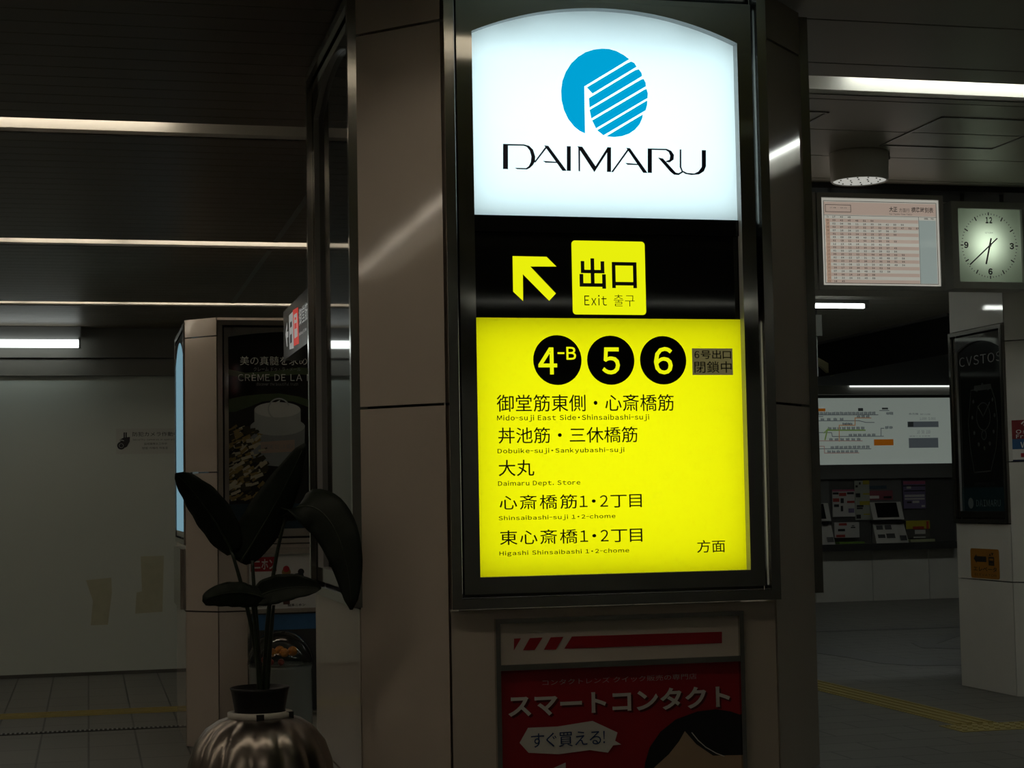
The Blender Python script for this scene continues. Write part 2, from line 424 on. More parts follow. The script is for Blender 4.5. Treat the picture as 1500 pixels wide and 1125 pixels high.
ceiling_light(10.72, -7, 2.0, [(-6.6, 0.2), (0.22, 1.9)], 'warm', 'middle strip lamp in the brown slat ceiling, running up to the pillar frame')
ceiling_light(14.03, -7, 2.0, [(-6.6, 0.25), (0.28, 1.9)], 'warm', 'farthest thin strip lamp in the brown slat ceiling, nearest the hoarding wall')
ceiling_light(4.08, -7, 2.0, [(-6.6, 1.9)], 'warm', 'strip lamp overhead just in front of the lit sign pillar')
ceiling_light(0.78, -7, 2.0, [(-3.0, 0.6)], 'warm', 'strip lamp overhead beside the photographer')
ceiling_light(-2.5, -7, 2.0, [(-3.0, 1.9)], 'warm', 'unseen strip lamp behind the photographer, kept for its light')  # out of view, kept to light the near pillar's front
ceiling_light(6.16, 2.0, 16, [(2.93, 8.0)], 'cool', 'bright white strip lamp in the grey plank ceiling, right of the lit sign')
ceiling_light(19.3, 2.0, 16, [(8.0, 13.0)], 'cool', 'added strip lamp over the ticket machines, unseen behind the bulkhead')  # added to brighten the ticket bay, hidden from the camera
ceiling_light(9.75, 2.0, 16, [(4.0, 8.0)], 'cool', 'strip lamp hidden behind the hanging timetable')
ceiling_light(2.95, 2.0, 16, [], 'cool', 'unlit strip lamp in the right ceiling nearer than the pillar')
ceiling_light(-0.4, 2.0, 16, [], 'cool', 'unlit strip lamp right of the photographer')
ceiling_light(-3.6, 2.0, 16, [(3.0, 6.0)], 'cool', 'unseen strip lamp behind the photographer on the right, kept for its light')  # out of view, kept only for the light it throws forward

t = thing('ceiling_batten', (4.6, 12.9, H), 'bare white tube lamp on the ceiling seen just below the timetable box', 'lamp')
zt = 2.9913
m = MB(); m.box(3.0, 6.07, 12.87, 12.93, zt + 0.02, zt + 0.05); m.box(3.5, 3.54, 12.89, 12.91, zt + 0.05, H - 0.001); m.box(5.5, 5.54, 12.89, 12.91, zt + 0.05, H - 0.001); m.build('batten_housing', GREYMETAL, t)
for a in (3.0, 4.54):
    m = MB(); m.tube([(a, 12.9, zt), (a + 1.5, 12.9, zt)], 0.016, 8); m.build('fluorescent_tube', mat_glow('tube_glow_cool', *TUBE_COOL), t)
    m = MB(); m.box(a + 1.5, a + 1.53, 12.88, 12.92, zt - 0.012, zt + 0.03); m.build('lamp_holder', GREYMETAL, t)
t = thing('wall_lamp', (-1.5, 15.95, 2.99), 'bare bright fluorescent batten under the ceiling at the left edge by the hoarding', 'lamp')
m = MB(); m.box(-3.2, -0.06, 15.93, 16.03, 2.975, 3.095); m.build('batten_housing', GREYMETAL, t)
for a in (-3.15, -1.33):
    e = a + 1.25 if a > -2 else a + 1.8
    m = MB(); m.tube([(a, 15.9, 2.94), (e, 15.9, 2.94)], 0.036, 14); m.build('fluorescent_tube', mat_glow('tube_glow_wall', *TUBE_WALL), t)
    m = MB(); m.box(e, e + 0.02, 15.87, 15.96, 2.90, 2.99); m.build('lamp_holder', GREYMETAL, t)

# ------------------------------------------------------------------ display cases
def arch_pts(u0, u1, vs, va, n=28):
    """Circular arc from (u0, vs) to (u1, vs) with its crown at va."""
    hw = (u1 - u0) / 2; s_ = va - vs; R = (hw * hw + s_ * s_) / (2 * s_); c = (u0 + u1) / 2; cv = va - R
    a = math.asin(hw / R)
    return [(c + R * math.sin(-a + 2 * a * k / n), cv + R * math.cos(-a + 2 * a * k / n)) for k in range(n + 1)]
def display_case(F, u0, u1, v0, v1, parent, op, dfront=0.03, fw_=0.03, gap=0.012, depth=0.035, recess=0.022):
    """op = (ou0, ou1, ov0, spring, crown): opening with an arched head."""
    m = MB(); m.ring(F, u0, v0, u1, v1, fw_, -0.03, dfront); m.build('outer_frame', STEEL, parent)
    g = fw_ + gap
    a0, a1, b0, b1 = u0 + g, u1 - g, v0 + g, v1 - g
    m = MB(); m.ring(F, u0 + fw_, v0 + fw_, u1 - fw_, v1 - fw_, gap, -0.05, -0.035); m.build('frame_gap', BLACK, parent)
    ou0, ou1, ov0, sp, cr_ = op
    d = dfront - recess
    m = MB()
    m.face([F.p(a0, b0, d), F.p(a1, b0, d), F.p(ou1, ov0, d), F.p(ou0, ov0, d)])
    m.face([F.p(a0, b0, d), F.p(ou0, ov0, d), F.p(ou0, sp, d), F.p(a0, sp, d)])
    m.face([F.p(ou1, ov0, d), F.p(a1, b0, d), F.p(a1, sp, d), F.p(ou1, sp, d)])
    A = arch_pts(ou0, ou1, sp, cr_)
    T = [(a0 + (a1 - a0) * k / (len(A) - 1), b1) for k in range(len(A))]
    m.face([F.p(a0, sp, d), F.p(*A[0], d), F.p(*T[0], d)])
    m.face([F.p(*A[-1], d), F.p(a1, sp, d), F.p(*T[-1], d)])
    for k in range(len(A) - 1): m.face([F.p(*A[k], d), F.p(*A[k + 1], d), F.p(*T[k + 1], d), F.p(*T[k], d)])
    loop = [(ou0, ov0), (ou1, ov0)] + A[::-1]
    for k in range(len(loop)):
        p, q = loop[k], loop[(k + 1) % len(loop)]
        m.face([F.p(*p, d), F.p(*q, d), F.p(*q, d - depth), F.p(*p, d - depth)], 1)
    ed = [(a0, b0), (a1, b0), (a1, b1), (a0, b1)]
    for k in range(4):
        p, q = ed[k], ed[(k + 1) % 4]; m.face([F.p(*p, d), F.p(*p, d - 0.03), F.p(*q, d - 0.03), F.p(*q, d)])
    m.build('face_plate', [PLATE, mat('jamb_white', (0.5, 0.5, 0.5), rough=0.25, noise=0.03)], parent)
    return A

# ---- the lit exit sign on the near pillar
FA = FY(5.11)
YP = 5.14
FP = FY(YP)
sign = thing('illuminated_sign', (1.555, 5.11, 1.18), 'tall lit exit sign on the near pillar, white logo panel above yellow list', 'sign')
OP = (1.131, 1.985, 1.270, 2.918, 3.008)
A = display_case(FA, 1.041, 2.074, 1.178, 3.085, sign, OP)
m = MB(); m.slab(FA, 1.06, 1.195, 2.055, 3.07, -0.145, -0.136); m.build('back_panel', mat('sign_box_inside', (0.7, 0.7, 0.7), rough=0.6, noise=0.02), sign)
ZL, ZB, ZY = 2.3608, 2.3108, 2.0494
m = MB()
m.poly(FP, [(1.12, ZL), (2.01, ZL), (2.01, 2.925)] + arch_pts(1.12, 2.01, 2.925, 3.02)[::-1][1:], 0.0)
logo = lab(m.build('logo_panel', mat_backlit('white_acrylic', (0.97, 0.97, 0.97)), sign), 'glowing white arched panel with a blue emblem and dark lettering')
m = MB(); m.slab(FP, 1.115, ZB, 2.015, ZL, -0.085, 0.012); m.build('divider_bar', BLACKGLOSS, sign)
m = MB(); m.slab(FP, 1.115, ZY, 2.015, ZB, -0.085, 0.0)
blk = lab(m.build('direction_panel', BLACKGLOSS, sign), 'black panel with a yellow arrow and exit badge')
m = MB(); m.poly(FP, [(1.115, 1.262), (2.015, 1.262), (2.015, ZY), (1.115, ZY)], 0.0)
yel = lab(m.build('directory_panel', mat_backlit('yellow_acrylic', (0.93, 0.95, 0.003)), sign), 'glowing yellow panel listing streets in black lettering')
for nm_, wd_, za_, zb_, k_ in (('logo_lamp', 0.885, ZL + 0.01, 2.90, 1.0), ('arch_lamp', 0.80, 2.90, 2.95, 0.60), ('crown_lamp', 0.50, 2.95, 2.99, 0.55)):
    area_light(nm_, FP.p(1.56, (za_ + zb_) / 2, -0.055), wd_, zb_ - za_, (0, -1, 0), SIGN_LOGO[0], SIGN_LOGO[1] * k_ * wd_ * (zb_ - za_), sign)
area_light('list_lamp', FP.p(1.56, (1.27 + ZY) / 2, -0.055), 0.885, ZY - 1.27 - 0.005, (0, -1, 0), SIGN_YELLOW[0], SIGN_YELLOW[1], sign)

YGLOW = mat_glow('yellow_backlit_print', (0.83, 0.88, 0.004), 0.98)
e = 0.0012
# emblem
m = MB()
for P in ([[(1.6405,2.8618),(1.6236,2.8739),(1.5995,2.8857),(1.5752,2.8912),(1.5533,2.8912),(1.5265,2.8872),(1.4997,2.8775),(1.4752,2.8618),(1.4531,2.8406),(1.4357,2.814),(1.4241,2.7854),(1.4191,2.7546),(1.4199,2.7242),(1.427,2.694),(1.4399,2.6663),(1.4586,2.6435),(1.4752,2.6309),(1.4929,2.623),(1.4936,2.7702)],[(1.5022,2.7672),(1.6353,2.8492),(1.6476,2.8545),(1.6573,2.8502),(1.6644,2.8391),(1.5197,2.7491)],[(1.5078,2.7335),(1.6593,2.8274),(1.6716,2.8308),(1.6797,2.8207),(1.6819,2.8103),(1.5091,2.7044)],[(1.5094,2.6969),(1.6782,2.7987),(1.6866,2.801),(1.6927,2.7898),(1.6935,2.7784),(1.5141,2.6707)],[(1.5169,2.6642),(1.6888,2.7673),(1.6957,2.7695),(1.6993,2.7559),(1.698,2.7416),(1.5285,2.6402)],[(1.5322,2.6342),(1.6938,2.7319),(1.6973,2.732),(1.6959,2.7178),(1.6907,2.7024),(1.5522,2.6193)],[(1.5619,2.6163),(1.6815,2.6888),(1.6793,2.6769),(1.67,2.6576),(1.6549,2.6406),(1.6351,2.6267),(1.6105,2.6179),(1.5861,2.6147)]]): m.poly(FP, P, e)
m.build('emblem', mat_glow('cyan_backlit_print', (0.0, 0.36, 0.66), 1.0), logo)
m = MB()
for P in ([[(1.2324,2.5817),(1.247,2.5807),(1.2456,2.5052),(1.231,2.5052)],[(1.2324,2.5817),(1.2976,2.5823),(1.2965,2.579),(1.2469,2.5779)],[(1.2976,2.5823),(1.3141,2.5781),(1.3257,2.5669),(1.332,2.5461),(1.3312,2.5321),(1.3248,2.5203),(1.3152,2.5108),(1.3056,2.5059),(1.2749,2.506),(1.2693,2.509),(1.3033,2.5091),(1.3119,2.5153),(1.3188,2.5281),(1.3211,2.5458),(1.3162,2.5643),(1.3069,2.5756),(1.2965,2.579)],[(1.3626,2.581),(1.3745,2.58),(1.4308,2.5051),(1.4184,2.5048)],[(1.3664,2.5774),(1.3701,2.5752),(1.3331,2.5285),(1.3288,2.5284)],[(1.3583,2.5329),(1.3998,2.5313),(1.4036,2.5286),(1.3654,2.5285)],[(1.4343,2.5809),(1.4458,2.5808),(1.4443,2.505),(1.4328,2.5052)],[(1.4708,2.5806),(1.4755,2.5775),(1.474,2.5049),(1.4702,2.5052)],[(1.4684,2.5815),(1.4828,2.5805),(1.5273,2.5166),(1.5202,2.5038)],[(1.5202,2.5038),(1.5195,2.5131),(1.5645,2.5811),(1.5702,2.5775)],[(1.5635,2.5816),(1.5752,2.5814),(1.5735,2.5052),(1.5613,2.5054)],[(1.6257,2.5816),(1.6369,2.5805),(1.6914,2.5056),(1.6787,2.5053)],[(1.6306,2.5793),(1.6339,2.5766),(1.5802,2.505),(1.5754,2.5053)],[(1.6222,2.5339),(1.6597,2.5321),(1.667,2.5295),(1.628,2.5293)],[(1.6952,2.5818),(1.7079,2.5812),(1.7061,2.506),(1.6934,2.5061)],[(1.6952,2.5818),(1.7566,2.5822),(1.7541,2.5788),(1.7078,2.5784)],[(1.7566,2.5822),(1.7713,2.5765),(1.7799,2.5639),(1.778,2.5497),(1.7655,2.5408),(1.7532,2.5414),(1.7557,2.5443),(1.7657,2.5483),(1.7684,2.5612),(1.7638,2.5729),(1.7541,2.5788)],[(1.7289,2.5539),(1.7436,2.5515),(1.7844,2.5081),(1.7942,2.5065),(1.8068,2.5135),(1.8077,2.5097),(1.7941,2.5017),(1.7793,2.5023),(1.7672,2.5114)],[(1.8001,2.5816),(1.8045,2.5818),(1.8032,2.5266),(1.8078,2.5149),(1.8215,2.5082),(1.8463,2.5069),(1.8603,2.514),(1.8717,2.5285),(1.8731,2.5819),(1.886,2.5818),(1.8847,2.5313),(1.8773,2.5154),(1.8611,2.5054),(1.8362,2.5029),(1.8165,2.5057),(1.8043,2.5134),(1.7987,2.5265)]]): m.poly(FP, P, e); m.line(FP, P + [P[0]], 0.0011, e * 1.1)
m.build('lettering', mat('navy_ink', (0.008, 0.010, 0.035), rough=0.4, noise=0.1), logo)
# direction panel
m = MB(); m.poly(FP, [(1.2557,2.2378),(1.3626,2.2373),(1.3932,2.2078),(1.3107,2.2066),(1.3899,2.1249),(1.3681,2.102),(1.2868,2.1827),(1.2862,2.1003),(1.2554,2.1291)], e); m.build('arrow', YGLOW, blk)
def rrect(u0, v0, u1, v1, r, n=6):
    P = []
    for cx, cy, a in ((u1 - r, v0 + r, -90), (u1 - r, v1 - r, 0), (u0 + r, v1 - r, 90), (u0 + r, v0 + r, 180)):
        P += [(cx + r * math.cos(math.radians(a + 90 * k / n)), cy + r * math.sin(math.radians(a + 90 * k / n))) for k in range(n + 1)]
    return P
b_ = (1.4422,2.061,1.6776,2.2891)
m = MB(); m.poly(FP, rrect(*b_, 0.011), e); m.build('exit_badge', YGLOW, blk)
m = MB()
m.text(FP, '出口', (1.4654,2.1411,1.6493,2.2346), 2 * e, bold=0.018)
m.text(FP, 'Exit', (1.4795,2.0888,1.551,2.1216), 2 * e)
m.text(FP, '출구', (1.5734,2.0869,1.6405,2.1236), 2 * e, bold=-0.01)
lab(m.build('lettering', INK, blk), 'black exit lettering on the yellow badge')
# directory panel
m = MB()
for s_, b_ in (('御堂筋東側・心斎橋筋', (1.1983,1.7636,1.7602,1.8157)), ('丼池筋・三休橋筋', (1.2015,1.6676,1.6407,1.7164)), ('大丸', (1.2004,1.5692,1.3114,1.6186)),
               ('心斎橋筋1・2丁目', (1.2018,1.4683,1.6497,1.5122)), ('東心斎橋1・2丁目', (1.2008,1.3629,1.649,1.407)), ('方面', (1.8249,1.3249,1.9168,1.3637))):
    m.text(FP, s_, b_, e, bold=0.0035)
for s_, b_ in (('Mido-suji East Side・Shinsaibashi-suji', (1.1986,1.7331,1.6794,1.7538)), ('Dobuike-suji・Sankyubashi-suji', (1.1984,1.6347,1.5976,1.6529)), ('Daimaru Dept. Store', (1.1983,1.537,1.4551,1.5554)),
               ('Shinsaibashi-suji 1・2-chome', (1.198,1.4338,1.5644,1.4506)), ('Higashi Shinsaibashi 1・2-chome', (1.1987,1.3284,1.6058,1.3453))):
    m.text(FP, s_, b_, e, bold=0.014)
lab(m.build('lettering', INK, yel), 'black street names on the yellow panel')
for (cx, cy), r_, tx in (((1.3906,1.9207), 0.0763, (('4', (1.33,1.8767,1.3892,1.9593)), ('-B', (1.391,1.9217,1.4497,1.9612)))),
                         ((1.5603,1.9205), 0.0758, (('5', (1.5316,1.8766,1.589,1.96)),)),
                         ((1.7293,1.9206), 0.0752, (('6', (1.6987,1.8766,1.7596,1.9618)),))):
    m = MB(); m.disc(FP, cx, cy, r_, e); m.build('number_disc', BLACKGLOSS, yel)
    m = MB()
    for s_, b_ in tx: m.text(FP, s_, b_, 2 * e, bold=0.018)
    m.build('numeral', YGLOW, yel)
m = MB(); m.slab(FP, *(1.8242,1.875,1.9573,1.958), 0.0, e); lab(m.build('closed_notice', mat('grey_film', (0.10, 0.09, 0.04), rough=0.4, emit=(0.085, 0.075, 0.03), es=1.0, noise=0.05), yel), 'small grey sticker with black lettering')
m = MB(); m.text(FP, '6号出口', (1.8313,1.925,1.9522,1.9524), 2 * e, bold=0.01); m.text(FP, '閉鎖中', (1.8301,1.8814,1.9528,1.9179), 2 * e, bold=0.004)
m.build('notice_lettering', INK, yel)

# ---- small poster frame below it
RED = mat('red_print', (0.36, 0.012, 0.02), rough=0.35, noise=0.04)
pf = thing('advert_board', (1.56, 5.10, 0.1), 'steel framed board low on the near pillar with a red contact lens advert', 'advert board')
m = MB()
m.ring(FA, 1.172, 0.12, 1.952, 1.146, 0.014, 0.0, 0.022)
m.slab(FA, 1.186, 0.993, 1.938, 1.010, 0.0, 0.021)
m.build('frame', STEEL, pf)
m = MB(); m.slab(FA, 1.186, 1.010, 1.938, 1.132, 0.0, 0.008); hp = lab(m.build('header_plate', mat('cream_plate', (0.62, 0.56, 0.50), rough=0.4, noise=0.03), pf), 'cream header plate with red slanted stripes')
m = MB()
for P in ([[(1.2301,1.0865),(1.2512,1.0865),(1.2287,1.0512)],[(1.2786,1.0862),(1.3178,1.0864),(1.2928,1.0503),(1.2568,1.0509)],[(1.343,1.0862),(1.3825,1.0863),(1.358,1.0494),(1.321,1.05)],[(1.4086,1.0862),(1.8853,1.084),(1.8844,1.0492),(1.3841,1.0507)]]): m.poly(FA, P, 0.0092)
m.build('stripe_mark', RED, hp)
m = MB(); m.slab(FA, 1.186, 0.134, 1.938, 0.993, 0.0, 0.006); po = lab(m.build('poster_sheet', RED, pf), 'red advert sheet with white lettering')
m = MB()
m.text(FA, 'コンタクトレンズ クイック販売の専門店', (1.3151,0.944,1.8006,0.9613), 0.0072)
lab(m.build('small_lettering', mat('grey_print', (0.45, 0.36, 0.36), rough=0.4, noise=0.03), po), 'pale small print line')
m = MB(); m.text(FA, 'スマートコンタクト', tuple(x + dx for x, dx in zip((1.2088,0.8549,1.9065,0.9215), (0.006, -0.006, 0.006, -0.006))), 0.0070, bold=0.035); m.build('lettering_shadow', mat('dark_red_print', (0.10, 0.004, 0.006), rough=0.4, noise=0.03), po)
m = MB(); m.text(FA, 'スマートコンタクト', (1.2088,0.8549,1.9065,0.9215), 0.0082, bold=0.03)
m.poly(FA, [(1.3208,0.6915), (1.3822,0.7144), (1.3817,0.6863)], 0.0078)
lab(m.build('lettering', WHITE, po), 'large white lettering')
m = MB(); m.poly(FA, [(1.2416,0.7792),(1.2683,0.822),(1.3602,0.8217),(1.4677,0.8331),(1.5453,0.795),(1.5372,0.7707),(1.5564,0.7585),(1.5309,0.7572),(1.5142,0.7365),(1.4578,0.747),(1.3612,0.7396),(1.2685,0.7484)], 0.0078); lab(m.build('speech_bubble', WHITE, po), 'white speech bubble with blue lettering')
m = MB(); m.text(FA, 'すぐ買える!', (1.2766,0.7612,1.5049,0.8046), 0.0088); m.build('bubble_lettering', mat('blue_ink', (0.012, 0.05, 0.18), rough=0.4, noise=0.03), po)
m = MB()
m.poly(FA, [(1.938, 0.62), (1.938, 0.83), (1.905, 0.842), (1.86, 0.85), (1.80, 0.846), (1.73, 0.825), (1.68, 0.79), (1.645, 0.745), (1.63, 0.70), (1.62, 0.62)], 0.0074)
m.build('drawn_hair', INK, po)
m = MB(); m.poly(FA, [(1.655, 0.62), (1.6569,0.6839), (1.7055,0.7221), (1.739,0.7592), (1.7583,0.789), (1.7933,0.7484), (1.8471,0.7108), (1.938, 0.708), (1.938, 0.62)], 0.0082); m.build('drawn_face', mat('skin_print', (0.50, 0.36, 0.24), rough=0.4, noise=0.03), po)
m = MB(); m.line(FA, [(1.7808,0.7827),(1.7996,0.7594),(1.824,0.7374),(1.8569,0.7176),(1.8817,0.7075)], 0.003, 0.0086); m.build('drawn_hair_shine', WHITE, po)

# ---- display cases on the pillar sides
def side_case(name, F, u0, u1, v0, v1, label, cat='display case', sp=0.115, cr_=0.045, sheet=BLACKGLOSS, dfront=0.02):
    t = thing(name, tuple(F.p((u0 + u1) / 2, v0, 0)), label, cat)
    op = (u0 + 0.068, u1 - 0.068, v0 + 0.09, v1 - sp - 0.06, v1 - cr_ - 0.03)
    display_case(F, u0, u1, v0, v1, t, op, dfront=dfront, depth=0.02)
    m = MB(); d = dfront - 0.041
    m.poly(F, [(op[0] - 0.01, op[2] - 0.01), (op[1] + 0.01, op[2] - 0.01), (op[1] + 0.01, op[3])] + arch_pts(op[0] - 0.01, op[1] + 0.01, op[3], op[4] + 0.005)[::-1][1:], d)
    sh = m.build('poster_sheet', sheet, t)
    return t, sh, op, d
side_case('display_case', FX(0.806), -6.418, -5.335, 1.178, 3.085, 'dark glossy steel display case on the left side of the near pillar, above the plant')
side_case('display_case', Frame((2.30, 0, 0), (0, 1, 0), (1, 0, 0)), 5.345, 6.42, 1.178, 3.085, 'dark display case on the right side of the near pillar, seen edge on', dfront=0.03)

# ---- rear left pillar: poster of a cream jar
FB = FY(11.0)
POST = mat('black_poster', (0.010, 0.011, 0.010), rough=0.08, noise=0.4, nscale=3)
t, sh, op, d = side_case('poster_case', FB, 0.783, 1.828, 1.252, 2.645, 'arched steel poster case on the rear left pillar with a jar of face cream', 'poster', sp=0.04, cr_=0.035, sheet=POST)
FBd = FY(11.0 - d)
GREEN = mat('green_print', (0.07, 0.10, 0.05), rough=0.1, noise=0.6, nscale=6)
m = MB()
m.poly(FBd, [(0.8431,2.1518),(0.936,2.1728),(1.0632,2.1852),(1.1698,2.1892),(1.298,2.1673),(1.3622,2.1455),(1.4267,2.128),(1.426,2.0591),(1.3489,2.1026),(1.2548,2.1374),(1.1481,2.1464),(1.0629,2.1381),(0.9778,2.1043),(0.8931,2.0749),(0.8425,2.0709)], 0.001)
m.poly(FBd, [(0.8444,2.3437),(0.9583,2.318),(1.1283,2.3309),(1.2998,2.3525),(1.4289,2.3439),(1.4284,2.292),(1.2993,2.3094),(1.128,2.2965),(0.958,2.2881),(0.8441,2.3052)], 0.001)
m.build('swirl_print', GREEN, sh)
m = MB()
rnd = random.Random(3)
FLB = (0.8429,1.5154,1.0658,1.9757)
for k in range(230):
    u = FLB[0] + (FLB[2] - FLB[0]) * rnd.random() ** 1.2; v = FLB[1] + (FLB[3] - FLB[1]) * rnd.random(); a = rnd.uniform(0.1, 0.8); L = rnd.uniform(0.012, 0.05); w_ = rnd.uniform(0.008, 0.024)
    if u + v * 0.4 > FLB[2] + FLB[3] * 0.4 - 0.03: continue
    m.line(FBd, [(u, v), (u + L * math.cos(a), v + L * math.sin(a))], w_, 0.001 + 0.000005 * k, rnd.randrange(3))
m.build('flower_print', [mat('cream_petal_print', (0.55, 0.50, 0.34), rough=0.15, noise=0.2), mat('ochre_petal_print', (0.30, 0.22, 0.08), rough=0.15, noise=0.2), mat('dark_petal_print', (0.05, 0.045, 0.02), rough=0.15, noise=0.2)], sh)
jm = [mat('jar_print_light', (0.62, 0.65, 0.62), rough=0.15, noise=0.1), mat('jar_print_mid', (0.44, 0.48, 0.47), rough=0.15, noise=0.1), mat('jar_print_dark', (0.27, 0.30, 0.30), rough=0.15, noise=0.1), mat('jar_label_print', (0.45, 0.34, 0.28), rough=0.15, noise=0.1)]
m = MB()
jc = (1.1561,2.0863); su = 1 / 228.0
def jp(pts): return [(jc[0] + x * su, jc[1] - y * su) for x, y in pts]
m.poly(FBd, jp([(-39, 22), (39, 22), (38, 60), (34, 72), (20, 79), (0, 81), (-20, 79), (-34, 72), (-38, 60)]), 0.0012, 2)
m.poly(FBd, jp([(-39 + 0, 22)] + [(39 * math.cos(math.radians(a)), 24 + 13 * math.sin(math.radians(a))) for a in range(180, -181, -15)]), 0.0014, 1)
m.poly(FBd, jp([(-33, 0), (33, 0), (33, 18), (25, 25), (0, 29), (-25, 25), (-33, 18)]), 0.0016, 1)
m.disc(FBd, jc[0], jc[1] - 0, 11 * su, 0.0018, 0, ru=33 * su)
m.poly(FBd, jp([(-20, 0), (-10, -5), (-4, -10), (4, -14), (2, -8), (14, -6), (22, 0), (10, 5), (-10, 5)]), 0.0020, 0)
m.annulus(FBd, jc[0] + 2 * su, jc[1] + 1 * su, 14 * su, 16 * su, 0.0022, 1, a0=20, a1=300)
m.poly(FBd, jp([(-24, 46), (24, 43), (24, 60), (-24, 62)]), 0.0016, 3)
m.text(FBd, 'CRÈME DE LA MER', (jc[0] - 22 * su, jc[1] - 56 * su, jc[0] + 22 * su, jc[1] - 49 * su), 0.0020, 2)
m.build('jar_print', jm, sh)
GREYP = mat('pale_grey_lettering', (0.62, 0.63, 0.58), rough=0.2, noise=0.03)
m = MB()
m.text(FBd, '美の真髄を求め', (0.9248,2.3672,1.3456,2.4237), 0.0012)
m.text(FBd, 'CRÈME DE LA MER', (0.9114,2.2676,1.4589,2.318), 0.0012)
m.build('lettering', GREYP, sh)
m = MB(); m.text(FBd, 'クレーム ドゥ・ラ・メール', (1.0092,2.3287,1.3041,2.3546), 0.0012); m.text(FBd, 'discover the beautiful truth', (1.0255,2.2388,1.286,2.2577), 0.0012)
m.build('small_lettering', mat('dim_grey_lettering', (0.25, 0.26, 0.24), rough=0.2, noise=0.03), sh)
m = MB(); m.slab(FBd, op[0], op[2], op[1], 1.4993, 0.0, 0.001); m.build('footer_band', mat('dark_blue_print', (0.012, 0.035, 0.055), rough=0.1, noise=0.05), sh)
m = MB(); m.disc(FBd, *(0.9808,1.4071), 0.030, 0.002); m.build('footer_emblem', GREYP, sh)

pf = thing('notice_board', (1.35, 10.99, 0.2), 'white notice board with red lettering low on the rear left pillar, behind the plant', 'notice board')
m = MB(); m.ring(FB, 0.955, 0.2, 1.72, 1.225, 0.012, 0, 0.03); m.slab(FB, 0.955, 0.822, 1.72, 0.848, 0, 0.03); m.slab(FB, 0.96, 1.186, 1.72, 1.215, 0.0, 0.05); m.build('frame', STEEL, pf)
m = MB(); m.slab(FB, 0.967, 0.848, 1.708, 1.188, 0, 0.012); wb = lab(m.build('white_sheet', WHITE, pf), 'white sheet with a red name block')
m = MB(); m.slab(FB, *(0.9783,1.0797,1.1374,1.1686), 0.012, 0.013); m.build('name_block', RED, wb)
m = MB(); m.text(FB, 'ニホン', (0.9994,1.0918,1.1309,1.1561), 0.014, bold=0.02); m.build('name_lettering', WHITE, wb)
m = MB(); m.text(FB, '最高のキ 字', (0.9976,0.858,1.1285,0.8729), 0.013); m.text(FB, '競馬ニホン', (1.2046,0.8579,1.3153,0.8756), 0.013, bold=0.02); m.build('lettering', INK, wb)
fg = (1.198,1.0717)
m = MB()
m.disc(FB, fg[0], fg[1], 0.028, 0.013, 1, 16); m.disc(FB, fg[0], fg[1] + 0.02, 0.02, 0.0132, 0, 16)
m.poly(FB, [(fg[0] - 0.03, fg[1] - 0.02), (fg[0] + 0.03, fg[1] - 0.02), (fg[0] + 0.02, fg[1] - 0.2), (fg[0] - 0.02, fg[1] - 0.2)], 0.0128, 2)
m.disc(FB, fg[0] + 0.092, fg[1], 0.02, 0.013, 3, 16); m.disc(FB, fg[0] + 0.075, fg[1] - 0.022, 0.014, 0.0131, 3, 12, ru=0.035)
m.build('drawn_figures', [RED, mat('ochre_print', (0.3, 0.18, 0.05), noise=0.1), mat('brown_print', (0.10, 0.04, 0.03), noise=0.1), INK], wb)
m = MB(); m.slab(FB, 0.967, 0.215, 1.708, 0.822, 0, 0.008); ds = m.build('lower_sheet', mat('dark_sheet', (0.05, 0.05, 0.048), rough=0.4, noise=0.2), pf)
m = MB(); m.slab(FB, 0.985, 0.7166, 1.69, 0.812, 0.008, 0.010); lab(m.build('blue_sheet', mat('sky_blue_print', (0.05, 0.16, 0.34), rough=0.3, noise=0.5, nscale=9), pf), 'strip of sky blue picture')

# lit display on the left face of the rear pillar
FBl = FX(0.592)
lb = thing('light_box', (0.592, 11.8, 1.25), 'glowing pale blue light box seen edge on at the left of the rear pillar', 'light box')
opb = (-12.25, -11.30, 1.33, 2.45, 2.57)
display_case(FBl, -12.33, -11.22, 1.252, 2.645, lb, opb, dfront=0.008, depth=0.003, recess=0.004)
m = MB(); m.poly(FBl, [(-12.27, 1.32), (-11.28, 1.32), (-11.28, 2.46)] + arch_pts(-12.27, -11.28, 2.46, 2.58)[::-1][1:], 0.002)
m.build('lit_panel', mat_glow('pale_blue_backlight', (0.30, 0.56, 0.68), 0.5), lb)
m = MB(); m.slab(FBl, -12.2, 0.84, -11.35, 1.22, 0.0, 0.025); tag(m.build('metal_notice', STEEL), 'small steel notice panel under the blue light box on the rear pillar', 'panel')

# ---- right pillar: watch poster
FCx = FX(6.565)
t, sh, op, d = side_case('poster_case', FCx, -12.478, -11.665, 1.258, 2.73, 'tall arched black watch poster case on the pillar at the right edge', 'poster', sp=0.10, cr_=0.06, sheet=POST)
XC = 6.565 - d * -1
FCd = FX(6.565 - d)
m = MB()
m.text(FCd, 'CVSTOS', (-12.3798,2.4623,-11.7327,2.5341), 0.0012, bold=-0.004)
m.build('lettering', mat('dim_white_lettering', (0.30, 0.30, 0.29), rough=0.2, noise=0.03), sh)
DIM = mat('faint_print', (0.055, 0.058, 0.056), rough=0.2, noise=0.1)
m = MB(); m.text(FCd, 'THE TIME KEEPER', (-12.296,2.4083,-11.7918,2.4117), 0.0012); m.text(FCd, 'CVSTOS.COM', (-12.2069,1.5412,-11.9029,1.5631), 0.0012, bold=0.01)
wl = [(-12.2084,2.2705),(-11.903,2.2816),(-11.8488,2.1809),(-11.821,2.0011),(-11.8538,1.8243),(-11.9481,1.6481),(-12.1997,1.6427),(-12.25,1.8373),(-12.2693,2.0218)]
